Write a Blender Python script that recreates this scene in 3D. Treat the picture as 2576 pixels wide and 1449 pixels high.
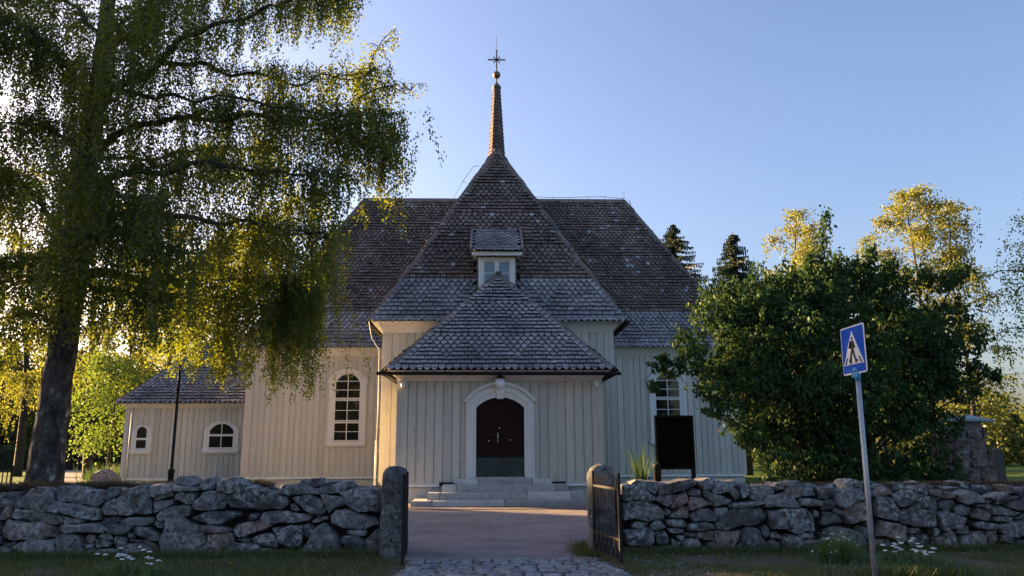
import bpy, math, random
import numpy as np
from math import sin, cos, radians, pi, sqrt, atan2
from mathutils import Vector, Matrix, noise

for _o in list(bpy.data.objects):
    bpy.data.objects.remove(_o)
scene = bpy.context.scene
COL = scene.collection
rnd = random.Random(7)
rng = np.random.default_rng(7)

# ------------------------------------------------------------------ camera
EYE = Vector((0, 0, 1.6))
PITCH, YAW, ROLL, FPX = radians(11.8), radians(1.9), radians(0.3), 1935.0   # focal length for a 2576 px wide frame
FW = Vector((sin(YAW) * cos(PITCH), cos(YAW) * cos(PITCH), sin(PITCH)))
_R = Vector((cos(YAW), -sin(YAW), 0))
_U = _R.cross(FW)
RT = _R * cos(ROLL) - _U * sin(ROLL)
UP = _U * cos(ROLL) + _R * sin(ROLL)
cam_d = bpy.data.cameras.new('camera')
cam = bpy.data.objects.new('camera', cam_d)
COL.objects.link(cam)
cam_d.sensor_width = 36
cam_d.lens = 36 * FPX / 2576
cam_d.clip_end = 2000
M = Matrix((RT, UP, -FW)).transposed().to_4x4()
M.translation = EYE
cam.matrix_world = M
scene.camera = cam

# ------------------------------------------------------------------ sky, sun, exposure
SUN_AZ, SUN_EL = radians(60), radians(10.5)         # degrees left of straight ahead, elevation
world = bpy.data.worlds.new('World')
scene.world = world
world.use_nodes = True
wn = world.node_tree
sky = wn.nodes.new('ShaderNodeTexSky')
sky.sky_type = 'NISHITA'
sky.sun_disc = False
sky.sun_elevation = SUN_EL
sky.sun_rotation = -SUN_AZ
sky.altitude = 100
sky.air_density = 1.0
sky.dust_density = 3.8
sky.ozone_density = 2.6
tint = wn.nodes.new('ShaderNodeMix')                 # the camera's white balance leaves the evening sky slightly lavender
tint.data_type = 'RGBA'
tint.blend_type = 'MULTIPLY'
tint.inputs[0].default_value = 1.0
tint.inputs[7].default_value = (1.17, 1.03, 1.09, 1.0)
wn.links.new(sky.outputs[0], tint.inputs[6])
wn.links.new(tint.outputs[2], wn.nodes['Background'].inputs[0])
wn.nodes['Background'].inputs[1].default_value = 0.056
sun_d = bpy.data.lights.new('sun', 'SUN')
sun_d.energy = 5.0
sun_d.angle = radians(0.53)
sun_d.color = (1.0, 0.63, 0.29)
sun = bpy.data.objects.new('sun', sun_d)
COL.objects.link(sun)
SUN_DIR = Vector((-sin(SUN_AZ) * cos(SUN_EL), cos(SUN_AZ) * cos(SUN_EL), sin(SUN_EL)))
sun.rotation_euler = SUN_DIR.to_track_quat('Z', 'Y').to_euler()
vs = scene.view_settings
vs.view_transform = 'Standard'
vs.look = 'None'
vs.exposure = 2.74
vs.gamma = 1.0
vs.use_curve_mapping = False
scene.cycles.max_bounces = 8
scene.cycles.transparent_max_bounces = 8


def at(x, y, Y=None, Z=None):
    """point in the place seen at (x, y) of the 2576-px-wide photograph, standing at depth Y or height Z"""
    d = FW + RT * ((x - 1288) / FPX) + UP * ((724.5 - y) / FPX)
    t = Y / d.y if Y is not None else (Z - EYE.z) / d.z
    return EYE + d * t


# ------------------------------------------------------------------ helpers
def tag(o, label=None, cat=None, group=None, kind=None):
    if label: o['label'] = label
    if cat: o['category'] = cat
    if group: o['group'] = group
    if kind: o['kind'] = kind
    return o


def empty(name, loc=(0, 0, 0), rz=0.0, label=None, cat=None, group=None):
    o = bpy.data.objects.new(name, None)
    COL.objects.link(o)
    o.location = loc
    o.rotation_euler = (0, 0, rz)
    return tag(o, label, cat, group)


def link(name, me, parent=None, matrix=None):
    o = bpy.data.objects.new(name, me)
    COL.objects.link(o)
    if parent is not None: o.parent = parent
    if matrix is not None: o.matrix_local = matrix
    return o


class MB:
    """collects geometry for one mesh"""
    def __init__(s):
        s.v, s.f, s.m = [], [], []

    def add(s, vs_, fs, mi=0):
        b = len(s.v)
        s.v.extend(tuple(p) for p in vs_)
        s.f.extend(tuple(b + i for i in f) for f in fs)
        s.m.extend([mi] * len(fs))
        return s

    def box(s, x0, x1, y0, y1, z0, z1, mi=0):
        return s.add([(x0, y0, z0), (x1, y0, z0), (x1, y1, z0), (x0, y1, z0), (x0, y0, z1), (x1, y0, z1), (x1, y1, z1), (x0, y1, z1)],
                     [(0, 3, 2, 1), (4, 5, 6, 7), (0, 1, 5, 4), (1, 2, 6, 5), (2, 3, 7, 6), (3, 0, 4, 7)], mi)

    def prism(s, poly, y0, y1, mi=0):
        """(x, z) polygon, extruded from y0 (front) to y1"""
        n = len(poly)
        s.add([(x, y0, z) for x, z in poly] + [(x, y1, z) for x, z in poly],
              [tuple(range(n)), tuple(range(2 * n - 1, n - 1, -1))] + [(i, i + n, (i + 1) % n + n, (i + 1) % n) for i in range(n)], mi)
        return s

    def ring(s, outer, inner, y0, y1, closed=True, mi=0):
        n = len(outer)
        V = [(x, y0, z) for x, z in outer] + [(x, y0, z) for x, z in inner] + [(x, y1, z) for x, z in outer] + [(x, y1, z) for x, z in inner]
        Fs = []
        for i in range(n if closed else n - 1):
            j = (i + 1) % n
            Fs += [(i, j, n + j, n + i), (2 * n + i, 2 * n + j, j, i), (n + i, n + j, 3 * n + j, 3 * n + i)]
        if not closed:
            Fs += [(0, n, 3 * n, 2 * n), (n - 1, 3 * n - 1, 4 * n - 1, 2 * n - 1)]
        return s.add(V, Fs, mi)

    def tube(s, pts, radii, sides=8, cap=True, mi=0):
        pts = [Vector(p) for p in pts]
        if not hasattr(radii, '__len__'): radii = [radii] * len(pts)
        n = len(pts)
        V, Fs = [], []
        ref = Vector((0.31, 0.94, 0.13))
        for i, p in enumerate(pts):
            t = (pts[min(i + 1, n - 1)] - pts[max(i - 1, 0)]).normalized()
            a = t.cross(ref)
            if a.length < 0.05: a = t.cross(Vector((1, 0, 0)))
            a.normalize()
            b = t.cross(a)
            for k in range(sides):
                w = 2 * pi * k / sides
                V.append(p + (a * cos(w) + b * sin(w)) * radii[i])
        for i in range(n - 1):
            for k in range(sides):
                l = (k + 1) % sides
                Fs.append((i * sides + k, i * sides + l, (i + 1) * sides + l, (i + 1) * sides + k))
        if cap:
            Fs.append(tuple(range(sides - 1, -1, -1)))
            Fs.append(tuple(range((n - 1) * sides, n * sides)))
        return s.add(V, Fs, mi)

    def bar(s, a, b, w, d=None, mi=0):
        """rectangular bar from a to b"""
        a, b = Vector(a), Vector(b)
        d = d or w
        t = (b - a).normalized()
        u = t.cross(Vector((0, 0, 1)))
        if u.length < 0.05: u = Vector((1, 0, 0))
        u.normalize()
        v = t.cross(u)
        V = []
        for p in (a, b):
            for su, sv in ((-1, -1), (1, -1), (1, 1), (-1, 1)):
                V.append(p + u * (w / 2 * su) + v * (d / 2 * sv))
        return s.add(V, [(0, 1, 2, 3), (7, 6, 5, 4), (0, 4, 5, 1), (1, 5, 6, 2), (2, 6, 7, 3), (3, 7, 4, 0)], mi)

    def lathe(s, prof, seg=16, origin=(0, 0, 0), mi=0):
        ox, oy, oz = origin
        n = len(prof)
        V = [(ox + r * cos(2 * pi * k / seg), oy + r * sin(2 * pi * k / seg), oz + z) for r, z in prof for k in range(seg)]
        Fs = []
        for i in range(n - 1):
            for k in range(seg):
                l = (k + 1) % seg
                Fs.append((i * seg + k, i * seg + l, (i + 1) * seg + l, (i + 1) * seg + k))
        Fs.append(tuple(range(seg - 1, -1, -1)))
        Fs.append(tuple(range((n - 1) * seg, n * seg)))
        return s.add(V, Fs, mi)

    def mesh(s, name, mats, smooth=False):
        me = bpy.data.meshes.new(name)
        me.from_pydata(s.v, [], s.f)
        for m in (mats if isinstance(mats, (list, tuple)) else [mats]):
            me.materials.append(m)
        if any(s.m): me.polygons.foreach_set('material_index', s.m)
        if smooth: me.polygons.foreach_set('use_smooth', [True] * len(s.f))
        me.validate()
        me.update()
        return me

    def build(s, name, mats, parent=None, smooth=False, fix=True):
        me = s.mesh(name, mats, smooth)
        if fix:
            import bmesh
            bm = bmesh.new(); bm.from_mesh(me)
            bmesh.ops.recalc_face_normals(bm, faces=bm.faces)
            bm.to_mesh(me); bm.free()
        return link(name, me, parent)


def clip_half(poly, nx, nz, c):
    """keep the part of a convex polygon where nx*x + nz*z <= c"""
    out = []
    for i in range(len(poly)):
        a, b = poly[i], poly[(i + 1) % len(poly)]
        da, db = nx * a[0] + nz * a[1] - c, nx * b[0] + nz * b[1] - c
        if da <= 0: out.append(a)
        if (da < 0 < db) or (db < 0 < da):
            t = da / (da - db)
            out.append((a[0] + (b[0] - a[0]) * t, a[1] + (b[1] - a[1]) * t))
    return out


def clip_rect(poly, x0, x1, z0, z1):
    for h in ((-1, 0, -x0), (1, 0, x1), (0, -1, -z0), (0, 1, z1)):
        poly = clip_half(poly, *h)
        if len(poly) < 3: return []
    return poly


def arch(hw, z0, zs, rise, cx=0.0, n=14):
    """outline of an opening with a segmental top, counter-clockwise from lower left seen from the front"""
    Rr = (hw * hw + rise * rise) / (2 * rise)
    a0 = math.asin(min(1, hw / Rr))
    if rise > hw: a0 = pi - a0
    zc = zs + rise - Rr
    pts = [(cx - hw, z0)]
    for i in range(n + 1):
        a = -a0 + 2 * a0 * i / n
        pts.append((cx + Rr * sin(a), zc + Rr * cos(a)))
    pts.append((cx + hw, z0))
    return pts


# ------------------------------------------------------------------ materials
def new_mat(name):
    m = bpy.data.materials.new(name)
    m.use_nodes = True
    nt = m.node_tree
    return m, nt, nt.nodes['Principled BSDF']


def N(nt, t, **kw):
    n = nt.nodes.new(t)
    for k, v in kw.items(): setattr(n, k, v)
    return n


def rgb(c): return (c[0], c[1], c[2], 1.0)


def ramp(nt, fac, stops):
    r = N(nt, 'ShaderNodeValToRGB')
    el = r.color_ramp.elements
    el[0].position, el[0].color = stops[0][0], rgb(stops[0][1])
    el[1].position, el[1].color = stops[-1][0], rgb(stops[-1][1])
    for p, c in stops[1:-1]:
        e = el.new(p); e.color = rgb(c)
    nt.links.new(fac, r.inputs[0])
    return r.outputs[0]


def tex(nt, scale, detail=4, rough=0.55, vec=None, kind='noise', stretch=None):
    g = N(nt, 'ShaderNodeNewGeometry')
    v = vec or g.outputs['Position']
    if stretch:
        mp = N(nt, 'ShaderNodeMapping')
        mp.inputs['Scale'].default_value = stretch
        nt.links.new(v, mp.inputs[0]); v = mp.outputs[0]
    if kind == 'noise':
        n = N(nt, 'ShaderNodeTexNoise')
        n.inputs['Scale'].default_value = scale
        n.inputs['Detail'].default_value = detail
        n.inputs['Roughness'].default_value = rough
        nt.links.new(v, n.inputs['Vector'])
        return n.outputs[0]
    n = N(nt, 'ShaderNodeTexVoronoi')
    n.inputs['Scale'].default_value = scale
    nt.links.new(v, n.inputs['Vector'])
    return n.outputs['Distance']


def mixc(nt, fac, a, b, mode='MIX'):
    m = N(nt, 'ShaderNodeMix', data_type='RGBA', blend_type=mode)
    for sock, val in ((0, fac), (6, a), (7, b)):
        if hasattr(val, 'links') or hasattr(val, 'is_linked'): nt.links.new(val, m.inputs[sock])
        elif sock == 0: m.inputs[0].default_value = val
        else: m.inputs[sock].default_value = rgb(val)
    return m.outputs[2]


def bump(nt, bsdf, h, strength=0.3, dist=0.02):
    b = N(nt, 'ShaderNodeBump')
    b.inputs['Strength'].default_value = strength
    b.inputs['Distance'].default_value = dist
    nt.links.new(h, b.inputs['Height'])
    nt.links.new(b.outputs[0], bsdf.inputs['Normal'])


def island(nt):
    g = N(nt, 'ShaderNodeNewGeometry')
    oi = N(nt, 'ShaderNodeObjectInfo')
    a = N(nt, 'ShaderNodeMath', operation='ADD')
    nt.links.new(g.outputs['Random Per Island'], a.inputs[0])
    nt.links.new(oi.outputs['Random'], a.inputs[1])
    fr = N(nt, 'ShaderNodeMath', operation='FRACT')
    nt.links.new(a.outputs[0], fr.inputs[0])
    return fr.outputs[0]


def mat_simple(name, c, rough=0.6, c2=None, scale=3.0, bmp=0.0, bscale=40, metal=0.0, stretch=None, spec=0.5, vary=0.0):
    m, nt, b = new_mat(name)
    c2 = c2 or tuple(x * 0.8 for x in c)
    col = ramp(nt, tex(nt, scale, 5, 0.6, stretch=stretch), [(0.3, c2), (0.7, c)])
    if vary:
        col = mixc(nt, vary, col, ramp(nt, island(nt), [(0, (0.25, 0.25, 0.25)), (1, (0.9, 0.9, 0.9))]), 'OVERLAY')
    nt.links.new(col, b.inputs['Base Color'])
    b.inputs['Roughness'].default_value = rough
    b.inputs['Metallic'].default_value = metal
    b.inputs['Specular IOR Level'].default_value = spec
    if bmp: bump(nt, b, tex(nt, bscale, 4, 0.6, stretch=stretch), bmp)
    return m


def mat_shingle(name, lo, mid, hi, new_c, new_at=0.985):
    m, nt, b = new_mat(name)
    isl = island(nt)
    base = ramp(nt, isl, [(0.0, lo), (0.45, mid), (new_at - 0.01, hi), (new_at, new_c), (1.0, new_c)])
    streak = ramp(nt, tex(nt, 5, 6, 0.7, stretch=(9, 3, 1.2)), [(0.32, (0.35, 0.34, 0.33)), (0.62, (1, 1, 1))])
    big = ramp(nt, tex(nt, 0.5, 3), [(0.33, (0.60, 0.59, 0.58)), (0.66, (1.18, 1.15, 1.12))])
    col = mixc(nt, 0.75, base, streak, 'MULTIPLY')
    col = mixc(nt, 1.0, col, big, 'MULTIPLY')
    nt.links.new(col, b.inputs['Base Color'])
    b.inputs['Roughness'].default_value = 0.75
    b.inputs['Specular IOR Level'].default_value = 0.35
    bump(nt, b, tex(nt, 12, 5, 0.7, stretch=(9, 3, 1.2)), 0.35, 0.01)
    return m


def mat_leaf(name, lo, hi, trans, tfac=0.45, gloss=0.08):
    m, nt, b = new_mat(name)
    nt.nodes.remove(b)
    out = nt.nodes['Material Output']
    g = N(nt, 'ShaderNodeNewGeometry')
    col = ramp(nt, g.outputs['Random Per Island'], [(0, lo), (1, hi)])
    tcol = ramp(nt, g.outputs['Random Per Island'], [(0, tuple(x * 0.75 for x in trans)), (1, trans)])
    d = N(nt, 'ShaderNodeBsdfDiffuse'); nt.links.new(col, d.inputs[0])
    t = N(nt, 'ShaderNodeBsdfTranslucent'); nt.links.new(tcol, t.inputs[0])
    mx = N(nt, 'ShaderNodeMixShader'); mx.inputs[0].default_value = tfac
    nt.links.new(d.outputs[0], mx.inputs[1]); nt.links.new(t.outputs[0], mx.inputs[2])
    gl = N(nt, 'ShaderNodeBsdfGlossy'); gl.inputs['Roughness'].default_value = 0.45
    gl.inputs[0].default_value = (0.6, 0.6, 0.6, 1)
    m2 = N(nt, 'ShaderNodeMixShader'); m2.inputs[0].default_value = gloss
    nt.links.new(mx.outputs[0], m2.inputs[1]); nt.links.new(gl.outputs[0], m2.inputs[2])
    nt.links.new(m2.outputs[0], out.inputs[0])
    return m


def mat_stone(name, lo, mid, hi, pink, lichen=(0.30, 0.31, 0.29)):
    m, nt, b = new_mat(name)
    oi = N(nt, 'ShaderNodeObjectInfo')
    tint = ramp(nt, oi.outputs['Random'], [(0, lo), (0.3, mid), (0.62, hi), (0.82, mid), (0.86, pink), (0.93, pink), (1, lo)])
    patch = ramp(nt, tex(nt, 6, 6, 0.65), [(0.36, (0.40, 0.40, 0.42)), (0.52, (1, 1, 1)), (0.68, (1.35, 1.32, 1.3))])
    col = mixc(nt, 1.0, tint, patch, 'MULTIPLY')
    grain = ramp(nt, tex(nt, 90, 3, 0.7), [(0.35, (0.6, 0.6, 0.6)), (0.65, (1.2, 1.2, 1.2))])
    col = mixc(nt, 0.7, col, grain, 'MULTIPLY')
    lf = ramp(nt, tex(nt, 13, 5, 0.7), [(0.50, (0, 0, 0)), (0.56, (1, 1, 1))])
    lf2 = ramp(nt, tex(nt, 2.3, 3, 0.5), [(0.38, (0, 0, 0)), (0.56, (0.85, 0.85, 0.85))])
    lm = mixc(nt, 1.0, lf, lf2, 'MULTIPLY')
    col = mixc(nt, lm, col, lichen)
    dk = ramp(nt, tex(nt, 19, 5, 0.75), [(0.38, (0.9, 0.9, 0.9)), (0.45, (0, 0, 0))])
    col = mixc(nt, dk, col, (0.018, 0.019, 0.02))
    nt.links.new(col, b.inputs['Base Color'])
    b.inputs['Roughness'].default_value = 0.9
    b.inputs['Specular IOR Level'].default_value = 0.25
    h = mixc(nt, 0.5, tex(nt, 14, 8, 0.7), tex(nt, 70, 4, 0.7))
    bump(nt, b, h, 0.7, 0.035)
    return m


def mat_bark(name):
    m, nt, b = new_mat(name)
    st = tex(nt, 4, 6, 0.7, stretch=(1.5, 1.5, 0.8))
    col = ramp(nt, st, [(0.40, (0.014, 0.012, 0.010)), (0.52, (0.06, 0.05, 0.042)), (0.60, (0.10, 0.085, 0.072)), (0.65, (0.42, 0.38, 0.34))])
    nt.links.new(col, b.inputs['Base Color'])
    b.inputs['Roughness'].default_value = 0.9
    bump(nt, b, tex(nt, 7, 7, 0.75, stretch=(1.6, 1.6, 0.6)), 1.0, 0.08)
    return m


def mat_boards(name, c, c2):
    m, nt, b = new_mat(name)
    grain = tex(nt, 6, 6, 0.65, stretch=(9, 9, 0.5))
    col = ramp(nt, grain, [(0.28, c2), (0.55, c)])
    wear = ramp(nt, tex(nt, 2.2, 6, 0.75, stretch=(2.5, 2.5, 0.7)), [(0.30, (0.62, 0.60, 0.58)), (0.45, (1, 1, 1))])
    col = mixc(nt, 0.55, col, wear, 'MULTIPLY')
    oi = N(nt, 'ShaderNodeObjectInfo')
    v = ramp(nt, oi.outputs['Random'], [(0, (0.86, 0.86, 0.86)), (1, (1.06, 1.05, 1.04))])
    col = mixc(nt, 1.0, col, v, 'MULTIPLY')
    nt.links.new(col, b.inputs['Base Color'])
    b.inputs['Roughness'].default_value = 0.65
    b.inputs['Specular IOR Level'].default_value = 0.3
    bump(nt, b, grain, 0.15, 0.01)
    return m


M_WALL = mat_boards('painted_boards', (0.59, 0.57, 0.49), (0.495, 0.475, 0.41))
M_TRIM = mat_simple('white_trim_paint', (0.76, 0.75, 0.71), 0.5, (0.66, 0.65, 0.61), 4, 0.1, 30, stretch=(3, 3, 0.7))
M_PLINTH = mat_simple('plinth_render', (0.62, 0.60, 0.54), 0.85, (0.47, 0.45, 0.41), 2.5, 0.25, 60)
M_SH_BROWN = mat_shingle('shingles_weathered', (0.15, 0.118, 0.099), (0.22, 0.170, 0.142), (0.30, 0.23, 0.188), (0.46, 0.46, 0.48))
M_SH_GREY = mat_shingle('shingles_silver', (0.26, 0.255, 0.265), (0.34, 0.335, 0.345), (0.42, 0.415, 0.425), (0.50, 0.50, 0.51))
M_DECK = mat_simple('roof_deck', (0.035, 0.03, 0.028), 0.9)
M_HIP = mat_simple('hip_board_wood', (0.22, 0.18, 0.155), 0.8, (0.13, 0.105, 0.09), 5, 0.3, 30, stretch=(2, 2, 2))
M_GLASS, _nt, _b = new_mat('window_glass')
_b.inputs['Base Color'].default_value = (0.012, 0.013, 0.012, 1)
_b.inputs['Roughness'].default_value = 0.04
_b.inputs['IOR'].default_value = 1.55
bump(_nt, _b, tex(_nt, 3, 2), 0.04, 0.02)
M_GLASSB, _nt, _b = new_mat('dormer_glass_sky_tint')
_b.inputs['Base Color'].default_value = (0.16, 0.23, 0.30, 1)  # blue in the base colour stands in for reflected sky
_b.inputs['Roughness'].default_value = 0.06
M_DOOR = mat_simple('door_stain', (0.030, 0.015, 0.011), 0.8, (0.015, 0.008, 0.006), 5, 0.3, 40, stretch=(2, 2, 2), spec=0.12)
M_COPPER = mat_simple('copper_kick_plate', (0.035, 0.06, 0.055), 0.45, (0.012, 0.02, 0.02), 3, 0.1, 20, metal=0.3)
M_VERD = mat_simple('green_copper', (0.10, 0.13, 0.09), 0.6, (0.05, 0.06, 0.045), 6)
M_COPPER_BALL = mat_simple('brown_copper', (0.20, 0.13, 0.10), 0.45, (0.12, 0.08, 0.06), 6, metal=0.4)
M_IRON = mat_simple('black_iron', (0.008, 0.008, 0.009), 0.65, (0.016, 0.012, 0.010), 12, 0.3, 60, spec=0.25)
M_BLACK = mat_simple('black_board_paint', (0.004, 0.004, 0.005), 0.12, (0.003, 0.003, 0.003), spec=0.08)
M_STEEL = mat_simple('galvanised_steel', (0.42, 0.44, 0.47), 0.5, (0.32, 0.34, 0.37), 9, 0.1, 60, metal=0.5)
M_BRASS = mat_simple('worn_handle', (0.6, 0.55, 0.48), 0.35, metal=0.9)
M_GRANITE = mat_simple('cut_granite', (0.50, 0.485, 0.45), 0.85, (0.34, 0.33, 0.31), 6, 0.3, 80, vary=0.5)
M_STONE = mat_stone('field_stone', (0.10, 0.098, 0.10), (0.155, 0.15, 0.148), (0.225, 0.217, 0.21), (0.245, 0.18, 0.155), (0.40, 0.41, 0.39))
M_STONE_POST = mat_stone('post_stone', (0.10, 0.10, 0.102), (0.12, 0.12, 0.12), (0.14, 0.138, 0.135), (0.12, 0.118, 0.115))
M_STONE_RED = mat_stone('red_field_stone', (0.13, 0.095, 0.085), (0.19, 0.14, 0.125), (0.24, 0.17, 0.15), (0.28, 0.17, 0.13))
M_CORE = mat_simple('rubble_dark', (0.03, 0.028, 0.026), 0.95, (0.012, 0.011, 0.011), 9, 0.6, 25)
M_MORTAR = mat_simple('mortar', (0.20, 0.18, 0.17), 0.95, (0.12, 0.11, 0.1), 9, 0.4, 30)
M_MOSS = mat_simple('moss', (0.06, 0.075, 0.03), 0.95, (0.03, 0.035, 0.018), 14, 0.8, 40)
M_BARK = mat_bark('birch_bark')
M_BARK2 = mat_simple('dark_bark', (0.055, 0.045, 0.037), 0.9, (0.02, 0.017, 0.014), 9, 0.6, 30, stretch=(2, 2, 0.5))
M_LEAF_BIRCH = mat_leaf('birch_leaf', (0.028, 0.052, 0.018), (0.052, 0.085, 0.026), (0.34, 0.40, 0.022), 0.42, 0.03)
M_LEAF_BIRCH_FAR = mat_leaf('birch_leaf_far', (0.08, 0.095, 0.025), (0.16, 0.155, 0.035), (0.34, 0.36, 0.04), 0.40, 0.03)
M_LEAF_BUSH = mat_leaf('shrub_leaf', (0.020, 0.045, 0.017), (0.042, 0.088, 0.026), (0.07, 0.13, 0.03), 0.22, 0.015)
M_LEAF_MAPLE = mat_leaf('young_tree_leaf', (0.06, 0.12, 0.02), (0.10, 0.18, 0.03), (0.22, 0.32, 0.04), 0.4, 0.04)
M_LEAF_FOREST = mat_leaf('forest_leaf', (0.035, 0.055, 0.016), (0.075, 0.10, 0.025), (0.20, 0.22, 0.03), 0.35, 0.03)
M_NEEDLE = mat_leaf('spruce_needles', (0.022, 0.042, 0.024), (0.05, 0.075, 0.04), (0.05, 0.08, 0.02), 0.12, 0.04)
M_HEDGE = mat_leaf('hedge_leaf', (0.025, 0.05, 0.015), (0.05, 0.085, 0.025), (0.08, 0.12, 0.02), 0.25, 0.04)
M_GRASS = mat_leaf('grass_blade', (0.050, 0.085, 0.022), (0.17, 0.175, 0.065), (0.16, 0.17, 0.04), 0.3, 0.03)
M_DRY = mat_leaf('dry_turf', (0.06, 0.045, 0.03), (0.13, 0.095, 0.06), (0.1, 0.08, 0.04), 0.2, 0.02)
M_REED = mat_leaf('tall_grass_blade', (0.05, 0.10, 0.03), (0.09, 0.16, 0.05), (0.12, 0.2, 0.05), 0.3, 0.06)
M_FLOWER = mat_simple('white_petals', (0.72, 0.72, 0.66), 0.7, (0.6, 0.6, 0.52), 30)
# ------------------------------------------------------------------ ground, road, yard, paths
def sheet(name, poly, z, mat):
    me = bpy.data.meshes.new(name)
    me.from_pydata([(x, y, z) for x, y in poly], [], [tuple(range(len(poly)))])
    me.materials.append(mat)
    o = link(name, me)
    return tag(o, kind='structure')


m, nt, b = new_mat('ground_grass')
big = tex(nt, 0.35, 5, 0.6)
fine = tex(nt, 9, 6, 0.75)
c = mixc(nt, fine, (0.055, 0.056, 0.026), (0.15, 0.13, 0.065))
g2 = mixc(nt, fine, (0.055, 0.095, 0.018), (0.10, 0.15, 0.03))
sep = N(nt, 'ShaderNodeSeparateXYZ')
nt.links.new(N(nt, 'ShaderNodeNewGeometry').outputs['Position'], sep.inputs[0])
mr = N(nt, 'ShaderNodeMapRange')
mr.inputs['From Min'].default_value, mr.inputs['From Max'].default_value = 13.5, 15.5
nt.links.new(sep.outputs['Y'], mr.inputs[0])
dirt = ramp(nt, tex(nt, 1.1, 5, 0.7), [(0.46, (0, 0, 0)), (0.60, (1, 1, 1))])
cc = mixc(nt, dirt, c, (0.15, 0.115, 0.09))
nt.links.new(mixc(nt, mr.outputs[0], cc, g2), b.inputs['Base Color'])
b.inputs['Roughness'].default_value = 0.95
b.inputs['Specular IOR Level'].default_value = 0.1
bump(nt, b, tex(nt, 30, 6, 0.8), 0.8, 0.04)
M_GROUND = m
sheet('ground', [(-700, -60), (700, -60), (700, 900), (-700, 900)], 0.0, M_GROUND)

m, nt, b = new_mat('asphalt_red_grey')
c = mixc(nt, tex(nt, 160, 3, 0.8), (0.165, 0.138, 0.135), (0.32, 0.27, 0.262))
st = ramp(nt, tex(nt, 1.2, 5, 0.65, stretch=(0.5, 1.6, 1)), [(0.35, (0.75, 0.74, 0.76)), (0.6, (1.06, 1.03, 1.0))])
c = mixc(nt, 1.0, c, st, 'MULTIPLY')
vo = N(nt, 'ShaderNodeTexVoronoi', feature='DISTANCE_TO_EDGE')      # hairline cracks
vo.inputs['Scale'].default_value = 0.42
wv = N(nt, 'ShaderNodeVectorMath', operation='ADD')
nz = N(nt, 'ShaderNodeTexNoise'); nz.inputs['Scale'].default_value = 1.6; nz.inputs['Detail'].default_value = 6
nt.links.new(N(nt, 'ShaderNodeNewGeometry').outputs['Position'], wv.inputs[0])
nt.links.new(nz.outputs['Color'], wv.inputs[1])
nt.links.new(wv.outputs[0], vo.inputs['Vector'])
crack = ramp(nt, vo.outputs['Distance'], [(0.002, (0.72, 0.72, 0.72)), (0.006, (1, 1, 1))])
c = mixc(nt, 1.0, c, crack, 'MULTIPLY')
stain = ramp(nt, tex(nt, 0.5, 5, 0.7), [(0.42, (0.78, 0.77, 0.80)), (0.56, (1.0, 1.0, 1.0))])
nt.links.new(mixc(nt, 1.0, c, stain, 'MULTIPLY'), b.inputs['Base Color'])
b.inputs['Roughness'].default_value = 0.9
bump(nt, b, tex(nt, 120, 3, 0.8), 0.7, 0.012)
M_ASPH = m
pl = [at(150, 1214, Z=0), at(262, 1214, Z=0), at(240, 1172, Z=0), at(146, 1172, Z=0)]
sheet('asphalt_yard', [(-1.25, 11.9), (1.55, 11.85), (1.75, 13.6), (4.2, 15.5), (9, 18), (9, 23.96), (-3.0, 23.96), (-3.0, 26.9), (-4.0, 33.0), (-10.5, 33.0), (-16.5, 34.5),
                       (-17.5, 36), (-18.5, 40), (pl[1].x, pl[1].y), (pl[2].x, pl[2].y), (pl[3].x, pl[3].y), (pl[0].x, pl[0].y), (-22, 34), (-14, 24), (-6, 18), (-1.5, 14.5)], 0.006, M_ASPH)
M_ROAD = mat_simple('road_asphalt', (0.06, 0.06, 0.06), 0.9, (0.045, 0.045, 0.046), 30, 0.4, 150)
sheet('road', [(-200, -3), (200, -3), (200, 5.5), (-200, 5.5)], 0.006, M_ROAD)

# brick strip along the foot of the steps: bricks laid one by one
m, nt, b = new_mat('paving_brick')
nt.links.new(ramp(nt, island(nt), [(0, (0.17, 0.13, 0.115)), (1, (0.28, 0.215, 0.185))]), b.inputs['Base Color'])
b.inputs['Roughness'].default_value = 0.9
bump(nt, b, tex(nt, 90, 3), 0.4, 0.01)
M_BRICK = m
strip = sheet('brick_paving', [(-3.0, 21.35), (4.0, 21.35), (4.0, 23.94), (-3.0, 23.94)], 0.010, M_CORE)
mb = MB()
for r in range(25):
    y = 21.37 + r * 0.103
    off = (r % 2) * 0.105
    for k in range(33):
        x = -2.98 + k * 0.21 + off
        if x + 0.2 > 3.98: continue
        z = 0.022 + rnd.uniform(-0.002, 0.002)
        mb.box(x, x + 0.2, y, y + 0.095, 0.004, z)
o = mb.build('bricks', M_BRICK, strip, fix=False)
tag(o, kind='stuff')

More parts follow.
